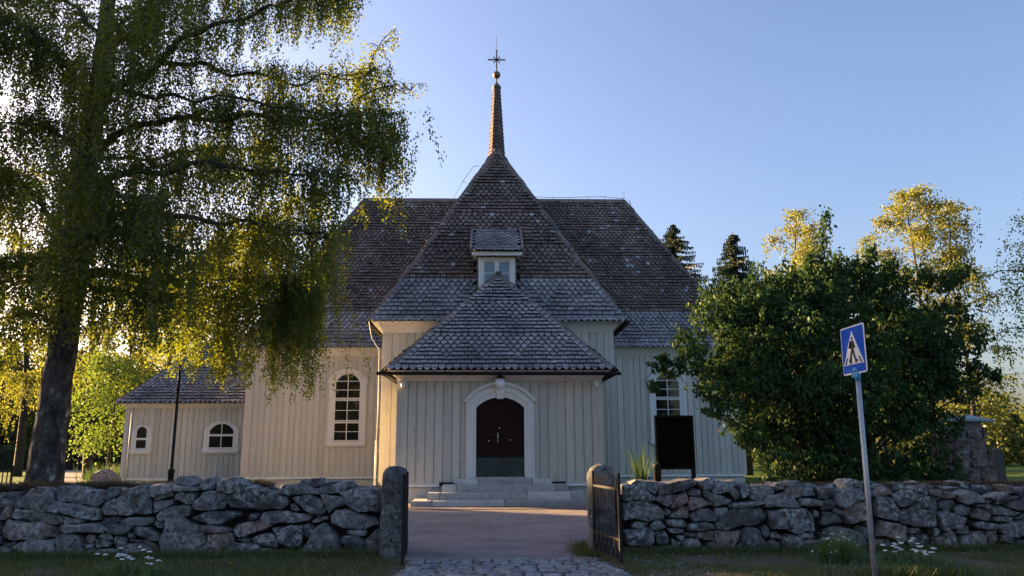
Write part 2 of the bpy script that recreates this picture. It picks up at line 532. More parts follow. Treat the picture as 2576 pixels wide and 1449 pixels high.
# cobbles of the gateway, one by one
M_COBBLE = mat_stone('cobble_granite', (0.20, 0.20, 0.205), (0.26, 0.26, 0.262), (0.31, 0.31, 0.31), (0.25, 0.225, 0.21), (0.34, 0.34, 0.34))
cob = sheet('cobble_path', [(-1.30, 8.2), (2.10, 8.2), (1.62, 11.86), (-1.12, 11.90)], 0.008, mat_simple('joint_soil', (0.035, 0.032, 0.024), 0.95, (0.02, 0.022, 0.012), 12, 0.5, 40))
cm = []
for k in range(7):
    mbx = MB()
    pts = []
    w, d = 0.5, 0.5
    cor = [(-w, -d), (w, -d), (w, d), (-w, d)]
    ring0, ring1 = [], []
    for i in range(4):
        x0, y0 = cor[i]; x1, y1 = cor[(i + 1) % 4]
        for t in (0.12, 0.5, 0.88):
            jx, jy = rnd.uniform(-.05, .05), rnd.uniform(-.05, .05)
            ring0.append((x0 + (x1 - x0) * t + jx, y0 + (y1 - y0) * t + jy))
    V = [(x, y, -0.02) for x, y in ring0] + [(x * .98, y * .98, 0.016) for x, y in ring0] + [(x * .84, y * .84, 0.028 + rnd.uniform(-.003, .003)) for x, y in ring0] + [(0, 0, 0.031)]
    n = 12
    Fs = []
    for a in range(2):
        for i in range(n):
            j = (i + 1) % n
            Fs.append((a * n + i, a * n + j, (a + 1) * n + j, (a + 1) * n + i))
    for i in range(n): Fs.append((2 * n + i, 2 * n + (i + 1) % n, 3 * n))
    mbx.add(V, Fs)
    cm.append(mbx.mesh('cobble', M_COBBLE, True))
y = 9.0
while y < 11.72:
    d = rnd.uniform(0.19, 0.27)
    t = (y + d / 2 - 8.2) / 3.7
    xa, xb = -1.29 + 0.18 * t, 2.08 - 0.46 * t
    x = xa + rnd.uniform(0, 0.05)
    while x < xb - 0.1:
        w = min(rnd.uniform(0.2, 0.36), xb - x)
        o = link('cobble', rnd.choice(cm), cob)
        o.location = (x + w / 2, y + d / 2 + rnd.uniform(-.012, .012), 0.012 + rnd.uniform(-.006, .006))
        o.rotation_euler = (rnd.uniform(-.02, .02), rnd.uniform(-.02, .02), rnd.uniform(-.05, .05) + (pi if rnd.random() < .5 else 0))
        o.scale = (w - 0.016, d - 0.014, 1.0)
        x += w + 0.004
    y += d + 0.004

# ------------------------------------------------------------------ the church (local frame: origin at the foot of the porch front)
AX = 0.41
church = empty('church', (AX, 24, 0), 0, 'pale painted wooden cross church with steep shingled roofs, slim spire and porch', 'church')
PW, PY = 3.1, 3.0            # porch half width, depth
AW, AY0 = 4.0, 3.0           # arm half width, front of the front arm
CY = 14.0                    # crossing centre
TL = 10.8                    # half length of the cross
EV, RZ = 6.0, 14.2           # eave and ridge height
OV = 0.45                    # eaves overhang
Wd = AW + OV
RUN = 4.55                   # hip run


def wall(name, x0, x1, z0, z1, y, facing='front', boards=True, pitch=0.265):
    """wall shell with separate cover boards; facing front (-y), left (-x) or right (+x)"""
    ang = {'front': 0, 'left': -pi / 2, 'right': pi / 2}[facing]
    mb = MB()
    mb.box(x0, x1, 0.0, 0.12, z0, z1)
    w = mb.build(name, M_WALL, church)
    if facing == 'left': w.matrix_local = Matrix.Translation((y, 0, 0)) @ Matrix.Rotation(ang, 4, 'Z')
    elif facing == 'right': w.matrix_local = Matrix.Translation((y, 0, 0)) @ Matrix.Rotation(ang, 4, 'Z')
    else: w.matrix_local = Matrix.Translation((0, y, 0))
    L = x1 - x0
    n = max(1, round(L / pitch))
    p = L / n
    bw = p - 0.032
    mbb = MB()
    c = 0.008
    zz0, zz1 = z0 - 0.03, z1
    mbb.add([(-bw / 2, -.001, zz0), (bw / 2, -.001, zz0), (bw / 2, -.030, zz0), (bw / 2 - c, -.038, zz0), (-bw / 2 + c, -.038, zz0), (-bw / 2, -.030, zz0)] +
            [(-bw / 2, -.001, zz1), (bw / 2, -.001, zz1), (bw / 2, -.030, zz1), (bw / 2 - c, -.038, zz1), (-bw / 2 + c, -.038, zz1), (-bw / 2, -.030, zz1)],
            [(0, 1, 2, 3, 4, 5), (11, 10, 9, 8, 7, 6), (1, 0, 6, 7), (2, 1, 7, 8), (3, 2, 8, 9), (4, 3, 9, 10), (5, 4, 10, 11), (0, 5, 11, 6)])
    me = mbb.mesh('board', M_WALL)
    if boards:
        for i in range(n):
            bo = link('board', me, w)
            bo.location = (x0 + p * (i + .5) + rnd.uniform(-.012, .012), rnd.uniform(-.004, .002), 0)
            bo.scale = (rnd.uniform(0.93, 1.06), 1, 1)
    return w


def plinth(name, x0, x1, y, z1, facing='front'):
    mb = MB()
    mb.box(x0, x1, 0.03, 0.2, -0.1, z1)
    o = mb.build(name, M_PLINTH, church)
    mb2 = MB()
    mb2.add([(x0, -.06, z1 + .02), (x1, -.06, z1 + .02), (x1, -.06, z1 + .05), (x0, -.06, z1 + .05), (x0, .1, z1 + .02), (x1, .1, z1 + .02), (x1, .1, z1 + .15), (x0, .1, z1 + .15), (x0, 0.0, z1 + .15), (x1, 0.0, z1 + .15)],
            [(0, 1, 2, 3), (3, 2, 9, 8), (8, 9, 7, 6), (0, 4, 5, 1), (0, 3, 8, 6, 4), (1, 5, 7, 9, 2)])
    d = mb2.build('drip_board', M_TRIM, o)
    if facing == 'left': o.matrix_local = Matrix.Translation((y, 0, 0)) @ Matrix.Rotation(-pi / 2, 4, 'Z')
    elif facing == 'right': o.matrix_local = Matrix.Translation((y, 0, 0)) @ Matrix.Rotation(pi / 2, 4, 'Z')
    else: o.matrix_local = Matrix.Translation((0, y, 0))
    return o


# facing 'left': local x runs along -y of the church
wall('porch_wall', -PW, PW, 0.60, 3.86, 0.0)
wall('porch_side_wall', -PY, -0.02, 0.60, 3.86, -PW, 'left')
wall('porch_side_wall', 0.02, PY, 0.60, 3.86, PW, 'right')
plinth('porch_plinth', -PW, PW, 0.0, 0.46)
plinth('porch_plinth', -PY, -0.2, -PW, 0.46, 'left')
plinth('porch_plinth', 0.2, PY, PW, 0.46, 'right')
wall('front_arm_wall', -AW, AW, 0.5, 5.72, AY0)
wall('arm_side_wall', -(CY - AW), -AY0 - .02, 0.5, 5.72, -AW, 'left')
wall('arm_side_wall', AY0 + .02, CY - AW, 0.5, 5.72, AW, 'right')
plinth('arm_plinth', -AW, -PW - .02, AY0, 0.36)
plinth('arm_plinth', PW + .02, AW, AY0, 0.36)
plinth('arm_plinth', -(CY - AW), -AY0 - .2, -AW, 0.36, 'left')
plinth('arm_plinth', AY0 + .2, CY - AW, AW, 0.36, 'right')
wall('transept_wall', -TL, -AW - .02, 0.5, 5.72, CY - AW)
wall('transept_wall', AW + .02, TL, 0.5, 5.72, CY - AW)
plinth('transept_plinth', -TL, -AW - .02, CY - AW, 0.36)
plinth('transept_plinth', AW + .02, TL, CY - AW, 0.36)
wall('end_wall', -(CY + AW), -(CY - AW) - .02, 0.5, 5.72, -TL, 'left', boards=False)
wall('end_wall', CY - AW + .02, CY + AW, 0.5, 5.72, TL, 'right')
plinth('transept_plinth', CY - AW + .2, CY + AW, TL, 0.36, 'right')
mb = MB()
mb.box(-TL, TL, CY + AW - .1, CY + AW, 0, 5.72)
mb.box(-AW, AW, CY + AW + .01, CY + TL, 0, 5.72)
mb.build('rear_wall', M_WALL, church)
for x in (-PW, PW):     # corner boards of the porch and of the arms
    mb = MB(); mb.box(x - .075, x + .075, -.055, .07, 0.60, 3.86); mb.build('corner_board', M_WALL, church)
for x in (-AW, AW):
    mb = MB(); mb.box(x - .08, x + .08, AY0 - .055, AY0 + .07, 0.5, 5.72); mb.build('corner_board', M_WALL, church)
for x in (-TL, TL):
    mb = MB(); mb.box(x - .08, x + .08, CY - AW - .055, CY - AW + .07, 0.5, 5.72); mb.build('corner_board', M_WALL, church)


# ---- roofs
def V3(*a): return Vector(a)


E_ROW, W_SH, NB, PER = 0.192, 0.222, 9, 5


def sh_outline(pointed, e, w):
    h = w / 2 * 0.91
    if pointed: return [(0, -.42 * e), (h, .30 * e), (h, 1.5 * e), (-h, 1.5 * e), (-h, .30 * e)]
    return [(-h, 0), (h, 0), (h, 1.5 * e), (-h, 1.5 * e)]


def shingle_verts(out, e, lift, th=0.045):
    top, bot = [], []
    for a, b_ in out:
        c = lift * max(0.0, 1 - max(b_, 0) / (1.5 * e)) + 0.012
        top.append((a, b_, c)); bot.append((a, b_, c - th))
    n = len(out)
    F_ = [tuple(range(n))]
    tb = out.index(max(out, key=lambda q: q[1]))
    for i in range(n):
        j = (i + 1) % n
        if out[i][1] > 1.2 * e and out[j][1] > 1.2 * e: continue
        F_.append((i, i + n, j + n, j))
    return top + bot, F_


def shingle_face(name, parent, O, ux, vx, length, ext, mats, grey_rows=10**6, u_mid=0.0, e=E_ROW, w=W_SH, per=PER, nb=NB, solo=0, v_start=0.0, skip=None, start_row=0, lift0=0.09):
    """rows of shingles on one roof plane; ext(v) gives the (u0, u1) reach of the plane at slope height v"""
    O, ux, vx = Vector(O), Vector(ux).normalized(), Vector(vx).normalized()
    nn = ux.cross(vx)
    if nn.z < 0: nn = -nn
    mb = MB()
    solo_left = solo
    protos = {}
    rows = int((length - v_start) / e)
    for r in range(-1, rows):
        v = v_start + r * e
        i = (r - start_row) % nb
        u0, u1 = ext(max(v + .5 * e, 0.01))
        if r == -1:
            v = v_start - 0.35 * e
            u0, u1 = ext(0.01)
        k0 = int((u0 - u_mid) / w) - 1
        k1 = int((u1 - u_mid) / w) + 2
        for k in range(k0, k1):
            q = k + 0.5 * (i % 2)
            u = u_mid + q * w
            if u - w * .35 < u0 or u + w * .35 > u1: continue
            if skip and skip(u, v): continue
            d = abs((q + per / 2) % per - per / 2)
            pointed = i >= 3 and d > (per - (i - 2) - 1) / 2 + 0.01
            if r == -1:
                pointed = True
            ju, jv, jl = rnd.uniform(-.006, .006), rnd.uniform(-.012, .012), lift0 + rnd.uniform(-.16, .19) * lift0
            ww = w * rnd.uniform(.96, 1.03)
            if solo_left > 0 and r >= 0:
                key = (pointed, rnd.randrange(3))
                if key not in protos:
                    pm = MB(); sv, sf = shingle_verts(sh_outline(pointed, e, ww), e, jl); pm.add(sv, sf[:1], 0); pm.f += sf[1:]; pm.m += [1] * len(sf[1:])
                    protos[key] = pm.mesh('shingle', [mats[1] if r < grey_rows else mats[0], mats[2]])
                mt = Matrix((ux, vx, nn)).transposed().to_4x4()
                mt.translation = O + ux * (u + ju) + vx * (v + jv)
                link('shingle', protos[key], parent, mt)
                solo_left -= 1
                continue
            vs_, fs = shingle_verts(sh_outline(pointed, e, ww), e, jl)
            nv = len(mb.v)
            mb.add([O + ux * (u + ju + a) + vx * (v + jv + b_) + nn * c for a, b_, c in vs_], fs[:1], 1 if r < grey_rows else 0)
            mb.f += [tuple(nv + q_ for q_ in f_) for f_ in fs[1:]]; mb.m += [2] * len(fs[1:])
    o = mb.build(name, mats, parent, fix=False)
    return tag(o, kind='stuff')


M_EDGE = mat_simple('shingle_edge_shade', (0.030, 0.026, 0.024), 0.9, (0.016, 0.014, 0.013), 9)  # cut edges coloured darker still, standing in for shade between shingles
SHM = [M_SH_BROWN, M_SH_GREY, M_EDGE]
slopeL = sqrt(RUN ** 2 + (RZ - EV) ** 2)
slopeS = sqrt(Wd ** 2 + (RZ - EV) ** 2)
YF = AY0 - OV                     # front eave line of the front arm
YT = CY - Wd                      # front eave line of the transept
LT = TL + OV
A_ = V3(0, YF + RUN, RZ)          # front apex
Cn = V3(0, CY, RZ)
pts = {'fl': V3(-Wd, YF, EV), 'fr': V3(Wd, YF, EV), 'vl': V3(-Wd, YT, EV), 'vr': V3(Wd, YT, EV), 'tl': V3(-LT, YT, EV), 'tr': V3(LT, YT, EV),
       'bl': V3(-LT, CY + Wd, EV), 'br': V3(LT, CY + Wd, EV), 'rl': V3(-LT + RUN, CY, RZ), 'rr': V3(LT - RUN, CY, RZ),
       'vbl': V3(-Wd, CY + Wd, EV), 'vbr': V3(Wd, CY + Wd, EV), 'kl': V3(-Wd, 2 * CY - YF, EV), 'kr': V3(Wd, 2 * CY - YF, EV), 'ka': V3(0, 2 * CY - YF - RUN, RZ), 'a': A_, 'c': Cn}
mb = MB()
for f in (('fl', 'fr', 'a'), ('fl', 'a', 'c', 'vl'), ('fr', 'vr', 'c', 'a'), ('tl', 'vl', 'c', 'rl'), ('vr', 'tr', 'rr', 'c'), ('tl', 'rl', 'bl'), ('tr', 'br', 'rr'),
          ('bl', 'rl', 'c', 'vbl'), ('vbr', 'c', 'rr', 'br'), ('vbl', 'c', 'ka', 'kl'), ('vbr', 'kr', 'ka', 'c'), ('kl', 'ka', 'kr')):
    P = [pts[k] for k in f]
    mb.add(P, [tuple(range(len(P)))])
roof = mb.build('roof', M_DECK, church, fix=False)
D0 = 0.04


def dormer_gap(u, v): return abs(u + .06) < 0.80 and .8 < v < 3.4


shingle_face('shingles', roof, pts['fl'] * .5 + pts['fr'] * .5 + V3(0, -D0, 0), (1, 0, 0), (0, RUN, RZ - EV), slopeL, lambda v: (-Wd * (1 - v / slopeL), Wd * (1 - v / slopeL)), SHM, 10, skip=dormer_gap, start_row=1)
shingle_face('shingles', roof, V3(-Wd - D0, CY, EV), (0, 1, 0), (Wd, 0, RZ - EV), slopeS, lambda v: (YF - CY + RUN * v / slopeS, -Wd + Wd * v / slopeS), SHM, 10, u_mid=-6, start_row=1)
shingle_face('shingles', roof, V3(Wd + D0, CY, EV), (0, 1, 0), (-Wd, 0, RZ - EV), slopeS, lambda v: (YF - CY + RUN * v / slopeS, -Wd + Wd * v / slopeS), SHM, 10, u_mid=-6, start_row=1)
shingle_face('shingles', roof, V3(0, YT - D0, EV), (1, 0, 0), (0, Wd, RZ - EV), slopeS, lambda v: (-LT + RUN * v / slopeS, -Wd * (1 - v / slopeS)), SHM, 10, u_mid=-6, start_row=1)
shingle_face('shingles', roof, V3(0, YT - D0, EV), (1, 0, 0), (0, Wd, RZ - EV), slopeS, lambda v: (Wd * (1 - v / slopeS), LT - RUN * v / slopeS), SHM, 10, u_mid=6, start_row=1)
shingle_face('shingles', roof, V3(LT + D0, CY, EV), (0, 1, 0), (-RUN, 0, RZ - EV), slopeL, lambda v: (-Wd * (1 - v / slopeL), Wd * (1 - v / slopeL)), SHM, 10, start_row=1)


def hipboard(a, b_, n1, n2, parent, w=0.17, lift=0.075, mat=M_HIP):
    """two boards meeting along a hip or a ridge"""
    a, b_ = Vector(a), Vector(b_)
    t = (b_ - a).normalized()
    mb = MB()
    for nn in (Vector(n1).normalized(), Vector(n2).normalized()):
        s = t.cross(nn)
        other = Vector(n2).normalized() if (nn - Vector(n1).normalized()).length < 1e-6 else Vector(n1).normalized()
        if s.dot(other) > 0: s = -s
        P = []
        for p in (a, b_):
            for q, c in ((-.012, lift), (w, lift), (w, lift - .03), (-.012, lift - .03)):
                P.append(p + s * q + nn * c)
        mb.add(P, [(0, 1, 5, 4), (1, 2, 6, 5), (2, 3, 7, 6), (3, 0, 4, 7), (0, 3, 2, 1), (4, 5, 6, 7)])
    return mb.build('hip_board', mat, parent)


nf = V3(0, -(RZ - EV), RUN)
nl = V3(-(RZ - EV), 0, Wd)
nr = V3(RZ - EV, 0, Wd)
nt_ = V3(0, -(RZ - EV), Wd)
nb_ = V3(0, RZ - EV, Wd)
ntr = V3(RZ - EV, 0, RUN)
ntl = V3(-(RZ - EV), 0, RUN)
hipboard(pts['fl'], A_, nf, nl, roof)
hipboard(pts['fr'], A_, nf, nr, roof)
hipboard(pts['tl'], pts['rl'], nt_, ntl, roof)
hipboard(pts['tr'], pts['rr'], nt_, ntr, roof)
hipboard(pts['rl'], Cn, nt_, nb_, roof)
hipboard(Cn, pts['rr'], nt_, nb_, roof)
hipboard(A_, Cn, nl, nr, roof)


def soffit(name, loop, inner, zo, zi, mat=M_TRIM):
    """boxed cove under the eaves: from the eave edge down to the wall"""
    n = len(loop)
    mb = MB()
    V = [(x, y, zo) for x, y in loop] + [(x * .45 + a * .55, y * .45 + b_ * .55, zo - .05) for (x, y), (a, b_) in zip(loop, inner)] + [(x, y, zi) for x, y in inner]
    Fs = []
    for i in range(n - 1):
        Fs += [(i, i + 1, n + i + 1, n + i), (n + i, n + i + 1, 2 * n + i + 1, 2 * n + i)]
    mb.add(V, Fs)
    return mb.build(name, mat, church, fix=False)


e1 = .05
soffit('cornice', [(-LT, CY + Wd), (-LT, YT), (-Wd, YT), (-Wd, YF), (Wd, YF), (Wd, YT), (LT, YT), (LT, CY + Wd)],
       [(-TL - e1, CY + AW), (-TL - e1, CY - AW - e1), (-AW - e1, CY - AW - e1), (-AW - e1, AY0 - e1), (AW + e1, AY0 - e1), (AW + e1, CY - AW - e1), (TL + e1, CY - AW - e1), (TL + e1, CY + AW)], EV - .03, 5.62)

# porch roof
PEV, PRZ, POV = 3.98, 7.72, 0.36
PWd, PYF = PW + POV, -0.5
PAP = PYF + PWd
slP = sqrt(PWd ** 2 + (PRZ - PEV) ** 2)
pp = {'l': V3(-PWd, PYF, PEV), 'r': V3(PWd, PYF, PEV), 'a': V3(0, PAP, PRZ), 'lb': V3(-PWd, PAP + .0, PEV), 'rb': V3(PWd, PAP, PEV), 'ab': V3(0, 4.4, PRZ), 'lb2': V3(-PWd, 3.02, PEV), 'rb2': V3(PWd, 3.02, PEV)}
mb = MB()
mb.add([pp['l'], pp['r'], pp['a']], [(0, 1, 2)])
mb.add([pp['l'], pp['a'], pp['ab'], V3(-PWd, 4.4, PEV)], [(0, 1, 2, 3)])
mb.add([pp['r'], V3(PWd, 4.4, PEV), pp['ab'], pp['a']], [(0, 1, 2, 3)])
porch_roof = mb.build('porch_roof', M_DECK, church, fix=False)
shingle_face('shingles', porch_roof, V3(0, PYF - D0, PEV), (1, 0, 0), (0, PWd, PRZ - PEV), slP, lambda v: (-PWd * (1 - v / slP), PWd * (1 - v / slP)), SHM, 10**6, solo=300)
for sgn in (-1, 1):
    shingle_face('shingles', porch_roof, V3(sgn * (PWd + D0), 0, PEV), (0, 1, 0), (-sgn * PWd, 0, PRZ - PEV), slP, lambda v: (PYF + PWd * v / slP, 4.3 if v > 2.7 else 2.95), SHM, 10**6, u_mid=1.5)
hipboard(pp['l'], pp['a'], (0, -(PRZ - PEV), PWd), (-(PRZ - PEV), 0, PWd), porch_roof, 0.14)
hipboard(pp['r'], pp['a'], (0, -(PRZ - PEV), PWd), (PRZ - PEV, 0, PWd), porch_roof, 0.14)
hipboard(pp['a'], pp['ab'], (-(PRZ - PEV), 0, PWd), (PRZ - PEV, 0, PWd), porch_roof, 0.14)
mb = MB(); mb.box(-.11, .11, PAP - .10, PAP + .12, PRZ + .05, PRZ + .11); mb.build('ridge_cap', M_HIP, porch_roof)
soffit('porch_cornice', [(-PWd, 2.98), (-PWd, PYF), (PWd, PYF), (PWd, 2.98)], [(-PW - e1, 2.98), (-PW - e1, -e1), (PW + e1, -e1), (PW + e1, 2.98)], PEV - .03, 3.66)
mb = MB()
mb.tube([(-PWd - .28, PYF - .10, PEV - .13), (PWd + .22, PYF - .10, PEV - .15)], .055, 8)
for k in range(9):
    x = -PWd + .1 + k * (2 * PWd - .2) / 8
    mb.bar((x, PYF - .10, PEV - .13), (x, PYF + .04, PEV + .02), .025)
mb.build('gutter', M_IRON, porch_roof)

# spire on the front apex
SY = A_.y + 0.25
spire = MB()
nrow = 19
SZ0, SZ1 = 13.75, 17.12
for r in range(nrow):
    z0 = SZ0 + (SZ1 - SZ0) * r / nrow
    z1 = z0 + (SZ1 - SZ0) / nrow * 1.12
    t0, t1 = r / nrow, (r + 1.1) / nrow
    R0, R1 = 0.37 + (0.155 - 0.37) * t0 + .028, 0.37 + (0.155 - 0.37) * t1
    for k in range(8):
        a0, a1 = 2 * pi * (k + .0) / 8 + .2, 2 * pi * (k + 1.0) / 8 + .2
        for h in range(2):
            b0, b1 = (h + .015) / 2, (h + .985) / 2
            def q(R_, tt, z): return V3((cos(a0) * (1 - tt) + cos(a1) * tt) * R_, SY + (sin(a0) * (1 - tt) + sin(a1) * tt) * R_, z)
            dz = rnd.uniform(-.012, .012)
            spire.add([q(R0, b0, z0 + dz), q(R0, b1, z0 + dz), q(R1, b1, z1), q(R1, b0, z1), q(R0 - .03, b0, z0 + dz), q(R0 - .03, b1, z0 + dz)], [(0, 1, 2, 3), (4, 5, 1, 0), (0, 3, 4), (1, 5, 2)])
sp = spire.build('spire', mat_shingle('spire_shingles', (0.11, 0.088, 0.074), (0.155, 0.122, 0.10), (0.20, 0.155, 0.125), (0.27, 0.21, 0.16), 0.97), church)
mb = MB(); mb.lathe([(.02, 17.05), (.17, 17.06), (.20, 17.13), (.19, 17.2), (.12, 17.3), (.05, 17.36), (.03, 17.46)], 16, (0, SY, 0)); mb.build('spire_cap', M_VERD, sp, True)
mb = MB(); mb.tube([(0, SY, 17.4), (0, SY, 18.95)], .03, 6)
mb.tube([(0.01, SY, 18.9), (-.02, SY, 19.62)], .011, 5); mb.build('spire_rod', M_IRON, sp)
mb = MB(); mb.lathe([(.17 * sin(pi * k / 12) + .001, -.17 * cos(pi * k / 12)) for k in range(13)], 18, (0, SY, 17.77)); mb.build('ball', M_COPPER_BALL, sp, True)
mb = MB()
zc = 18.50
mb.bar((-.36, SY, zc), (.36, SY, zc), .045, .045)
mb.bar((0, SY, zc - .4), (0, SY, zc + .42), .05, .05)
for s1, s2 in ((1, 1), (1, -1), (-1, 1), (-1, -1)):
    mb.bar((0, SY, zc), (.13 * s1, SY, zc + .13 * s2), .03)
    mb.bar((.10 * s1, SY, zc + .10 * s2), (.17 * s1, SY, zc + .10 * s2), .022)
    mb.bar((.10 * s1, SY, zc + .10 * s2), (.10 * s1, SY, zc + .17 * s2), .022)
for s1 in (1, -1):
    for s2 in (1, -1): mb.bar((.34 * s1, SY, zc), (.39 * s1, SY, zc + .055 * s2), .025)
    mb.bar((0, SY, zc + .40), (.055 * s1, SY, zc + .46), .025)
mb.build('cross', M_IRON, sp)

# dormer in the front hip
def hip_y(z): return YF + RUN * (z - EV) / (RZ - EV)


dz0, dz1 = 6.95, 8.38
dy = hip_y(dz0) - 0.02
mb = MB()
mb.box(-.72, -.60, dy - .01, hip_y(dz1) + .3, dz0, dz1)
mb.box(.60, .72, dy - .01, hip_y(dz1) + .3, dz0, dz1)
mb.box(-.60, .60, dy + .06, dy + .12, dz0, dz1)
dormer = mb.build('dormer', M_SH_BROWN, church)
mb = MB()
mb.ring([(-.66, dz0), (.66, dz0), (.66, dz1), (-.66, dz1)], [(-.49, dz0 + .1), (.49, dz0 + .1), (.49, dz1 - .11), (-.49, dz1 - .11)], dy - .05, dy + .06)
mb.build('window_casing', M_TRIM, dormer)
mb = MB()
mb.box(-.035, .035, dy - .02, dy + .05, dz0 + .1, dz1 - .11)
for s in (-1, 1):
    x0, x1 = sorted((.035 * s, .49 * s))
    mb.ring([(x0, dz0 + .1), (x1, dz0 + .1), (x1, dz1 - .11), (x0, dz1 - .11)], [(x0 + .045, dz0 + .15), (x1 - .045, dz0 + .15), (x1 - .045, dz1 - .16), (x0 + .045, dz1 - .16)], dy - .012, dy + .05)
    for zz in (7.42, 7.80): mb.box(x0 + .045, x1 - .045, dy + .0, dy + .045, zz - .015, zz + .015)
mb.build('sash', M_TRIM, dormer)
for s in (-1, 1):
    for z0, z1 in ((dz0 + .15, 7.40), (7.44, 7.78), (7.82, dz1 - .16)):
        x0, x1 = sorted((.08 * s, .445 * s))
        mb = MB(); mb.box(x0, x1, dy + .02, dy + .03, z0, z1); mb.build('pane', M_GLASSB, dormer)
mb = MB(); mb.box(-.9, .9, dy - .32, dy - .27, 8.39, 8.53); mb.box(-.86, .86, dy - .27, dy + .5, 8.43, 8.47); mb.build('fascia', M_TRIM, dormer)
zr0, zr1 = 8.58, 9.96
yr0, yr1 = dy - .34, hip_y(zr1)
mb = MB(); mb.add([(-.92, yr0, zr0), (.92, yr0, zr0), (.92, yr1 + .05, zr1 + .03), (-.92, yr1 + .05, zr1 + .03), (-.92, yr0, zr0 - .06), (.92, yr0, zr0 - .06), (.92, yr1 + .05, zr1 - .3), (-.92, yr1 + .05, zr1 - .3)],
                  [(0, 1, 2, 3), (0, 4, 5, 1), (1, 5, 6, 2), (0, 3, 7, 4)])
drf = mb.build('dormer_roof', M_DECK, dormer)
sl = sqrt((yr1 - yr0) ** 2 + (zr1 - zr0) ** 2)
shingle_face('shingles', dormer, V3(0, yr0 - .02, zr0), (1, 0, 0), (0, yr1 - yr0, zr1 - zr0), sl, lambda v: (-.93, .93), SHM, 10**6, start_row=3, e=.165, lift0=.03)
for s in (-1, 1):
    mb = MB(); mb.bar((.93 * s, yr0 - .05, zr0 + .03), (.93 * s, yr1, zr1 + .05), .09, .07); mb.build('verge_board', M_HIP, dormer)


dormer.location.x = -.06


# ---- windows
def window(name, cx, y, z0, zs, rise, hw, cols, sashes, tw=0.22, hood=True, ears=True):
    """arched window: casing, sashes with glazing bars, panes"""
    w = MB()
    out = arch(hw + tw, z0 - .02, zs + .02, rise * 1.18, cx)
    mid = arch(hw + tw * .5, z0 - .02, zs + .01, rise * 1.1, cx)
    inn = arch(hw, z0 - .02, zs, rise, cx)
    w.ring(out, mid, y - .075, y - .002, False)
    w.ring(mid, inn, y - .055, y - .003, False)
    root = w.build(name, M_TRIM, church)
    mb = MB()
    mb.box(cx - hw - tw - .04, cx + hw + tw + .04, y - .12, y - .004, z0 - .16, z0 - .02)
    mb.box(cx - hw - tw + .02, cx + hw + tw - .02, y - .09, y - .005, z0 - .22, z0 - .16)
    mb.build('sill', M_TRIM, root)
    if hood:
        mb = MB()
        a1 = arch(hw + tw + .09, zs - .02, zs + .02, rise * 1.25 + .06, cx)[1:-1]
        a0 = arch(hw + tw - .02, zs - .02, zs + .02, rise * 1.18 - .01, cx)[1:-1]
        mb.ring(a1, a0, y - .14, y - .06, False)
        mb.build('hood_moulding', M_TRIM, root)
    G = arch(hw, z0, zs, rise, cx)
    fr = MB()
    ncol = len(cols) - 1
    for (a, b_, rows) in sashes:
        S = clip_rect(G, cx - hw, cx + hw, a, b_)
        # sash frame as clipped bars
        rails = [(cx - hw, cx + hw, a, a + .045), (cx - hw, cx + hw, b_ - .05, b_)]
        for c_ in cols: rails.append((cx + c_ - (.03 if c_ in (cols[0], cols[-1]) else .018) , cx + c_ + (.03 if c_ in (cols[0], cols[-1]) else .018), a, b_))
        for r in range(1, rows):
            zz = a + (b_ - a) * r / rows
            rails.append((cx - hw, cx + hw, zz - .014, zz + .014))
        for i, R_ in enumerate(rails):
            q = clip_rect(S, *R_)
            if len(q) >= 3: fr.prism(q, y - .042 - .0015 * (i % 4), y - .012)
        for ci in range(ncol):
            for r in range(rows):
                q = clip_rect(S, cx + cols[ci] + .02, cx + cols[ci + 1] - .02, a + (b_ - a) * r / rows + .014, a + (b_ - a) * (r + 1) / rows - .014)
                if len(q) >= 3:
                    pm = MB(); pm.prism(q, y - .034, y - .029); pm.build('pane', M_GLASS, root)
    inn2 = arch(hw - .05, z0 + .04, zs - .02, rise * .95, cx)
    fr.ring(G, inn2, y - .046, y - .013, False)
    fr.build('sash', M_TRIM, root)
    return root


wy = CY - AW - .038
def tall_window(cx):
    return window('window', cx, wy, 1.95, 4.42, .46, .57, [-.57, 0, .57], [(1.95, 2.76, 2), (2.80, 3.72, 2), (3.76, 4.90, 3)], 0.24)


tall_window(-6.05 - AX)
tall_window(7.55)

# ---- porch door
dy_ = -.045
mb = MB()
o1, o2, o3, o4 = arch(1.04, .72, 3.02, .52, -.0), arch(.93, .72, 2.98, .46), arch(.84, .72, 2.93, .40), arch(.735, .72, 2.84, .31)
mb.ring(o1, o2, dy_ - .10, 0.0, False)
mb.ring(o2, o3, dy_ - .15, 0.001, False)
mb.ring(o3, o4, dy_ - .11, 0.002, False)
surround = mb.build('door_surround', M_TRIM, church)
mb = MB(); a1 = arch(1.12, 3.0, 3.02, .60)[1:-1]; a0 = arch(1.03, 3.0, 3.02, .515)[1:-1]; mb.ring(a1, a0, dy_ - .19, -.001, False); mb.build('arch_moulding', M_TRIM, surround)
mb = MB(); mb.prism([(-.10, 3.10), (.10, 3.10), (.135, 3.46), (-.135, 3.46)], dy_ - .24, -.004); mb.build('keystone', M_TRIM, surround)
door_outline = arch(.735, .76, 2.84, .31)
mb = MB(); mb.prism(door_outline, dy_ + .012, dy_ + .03); door = mb.build('door', M_DOOR, church)
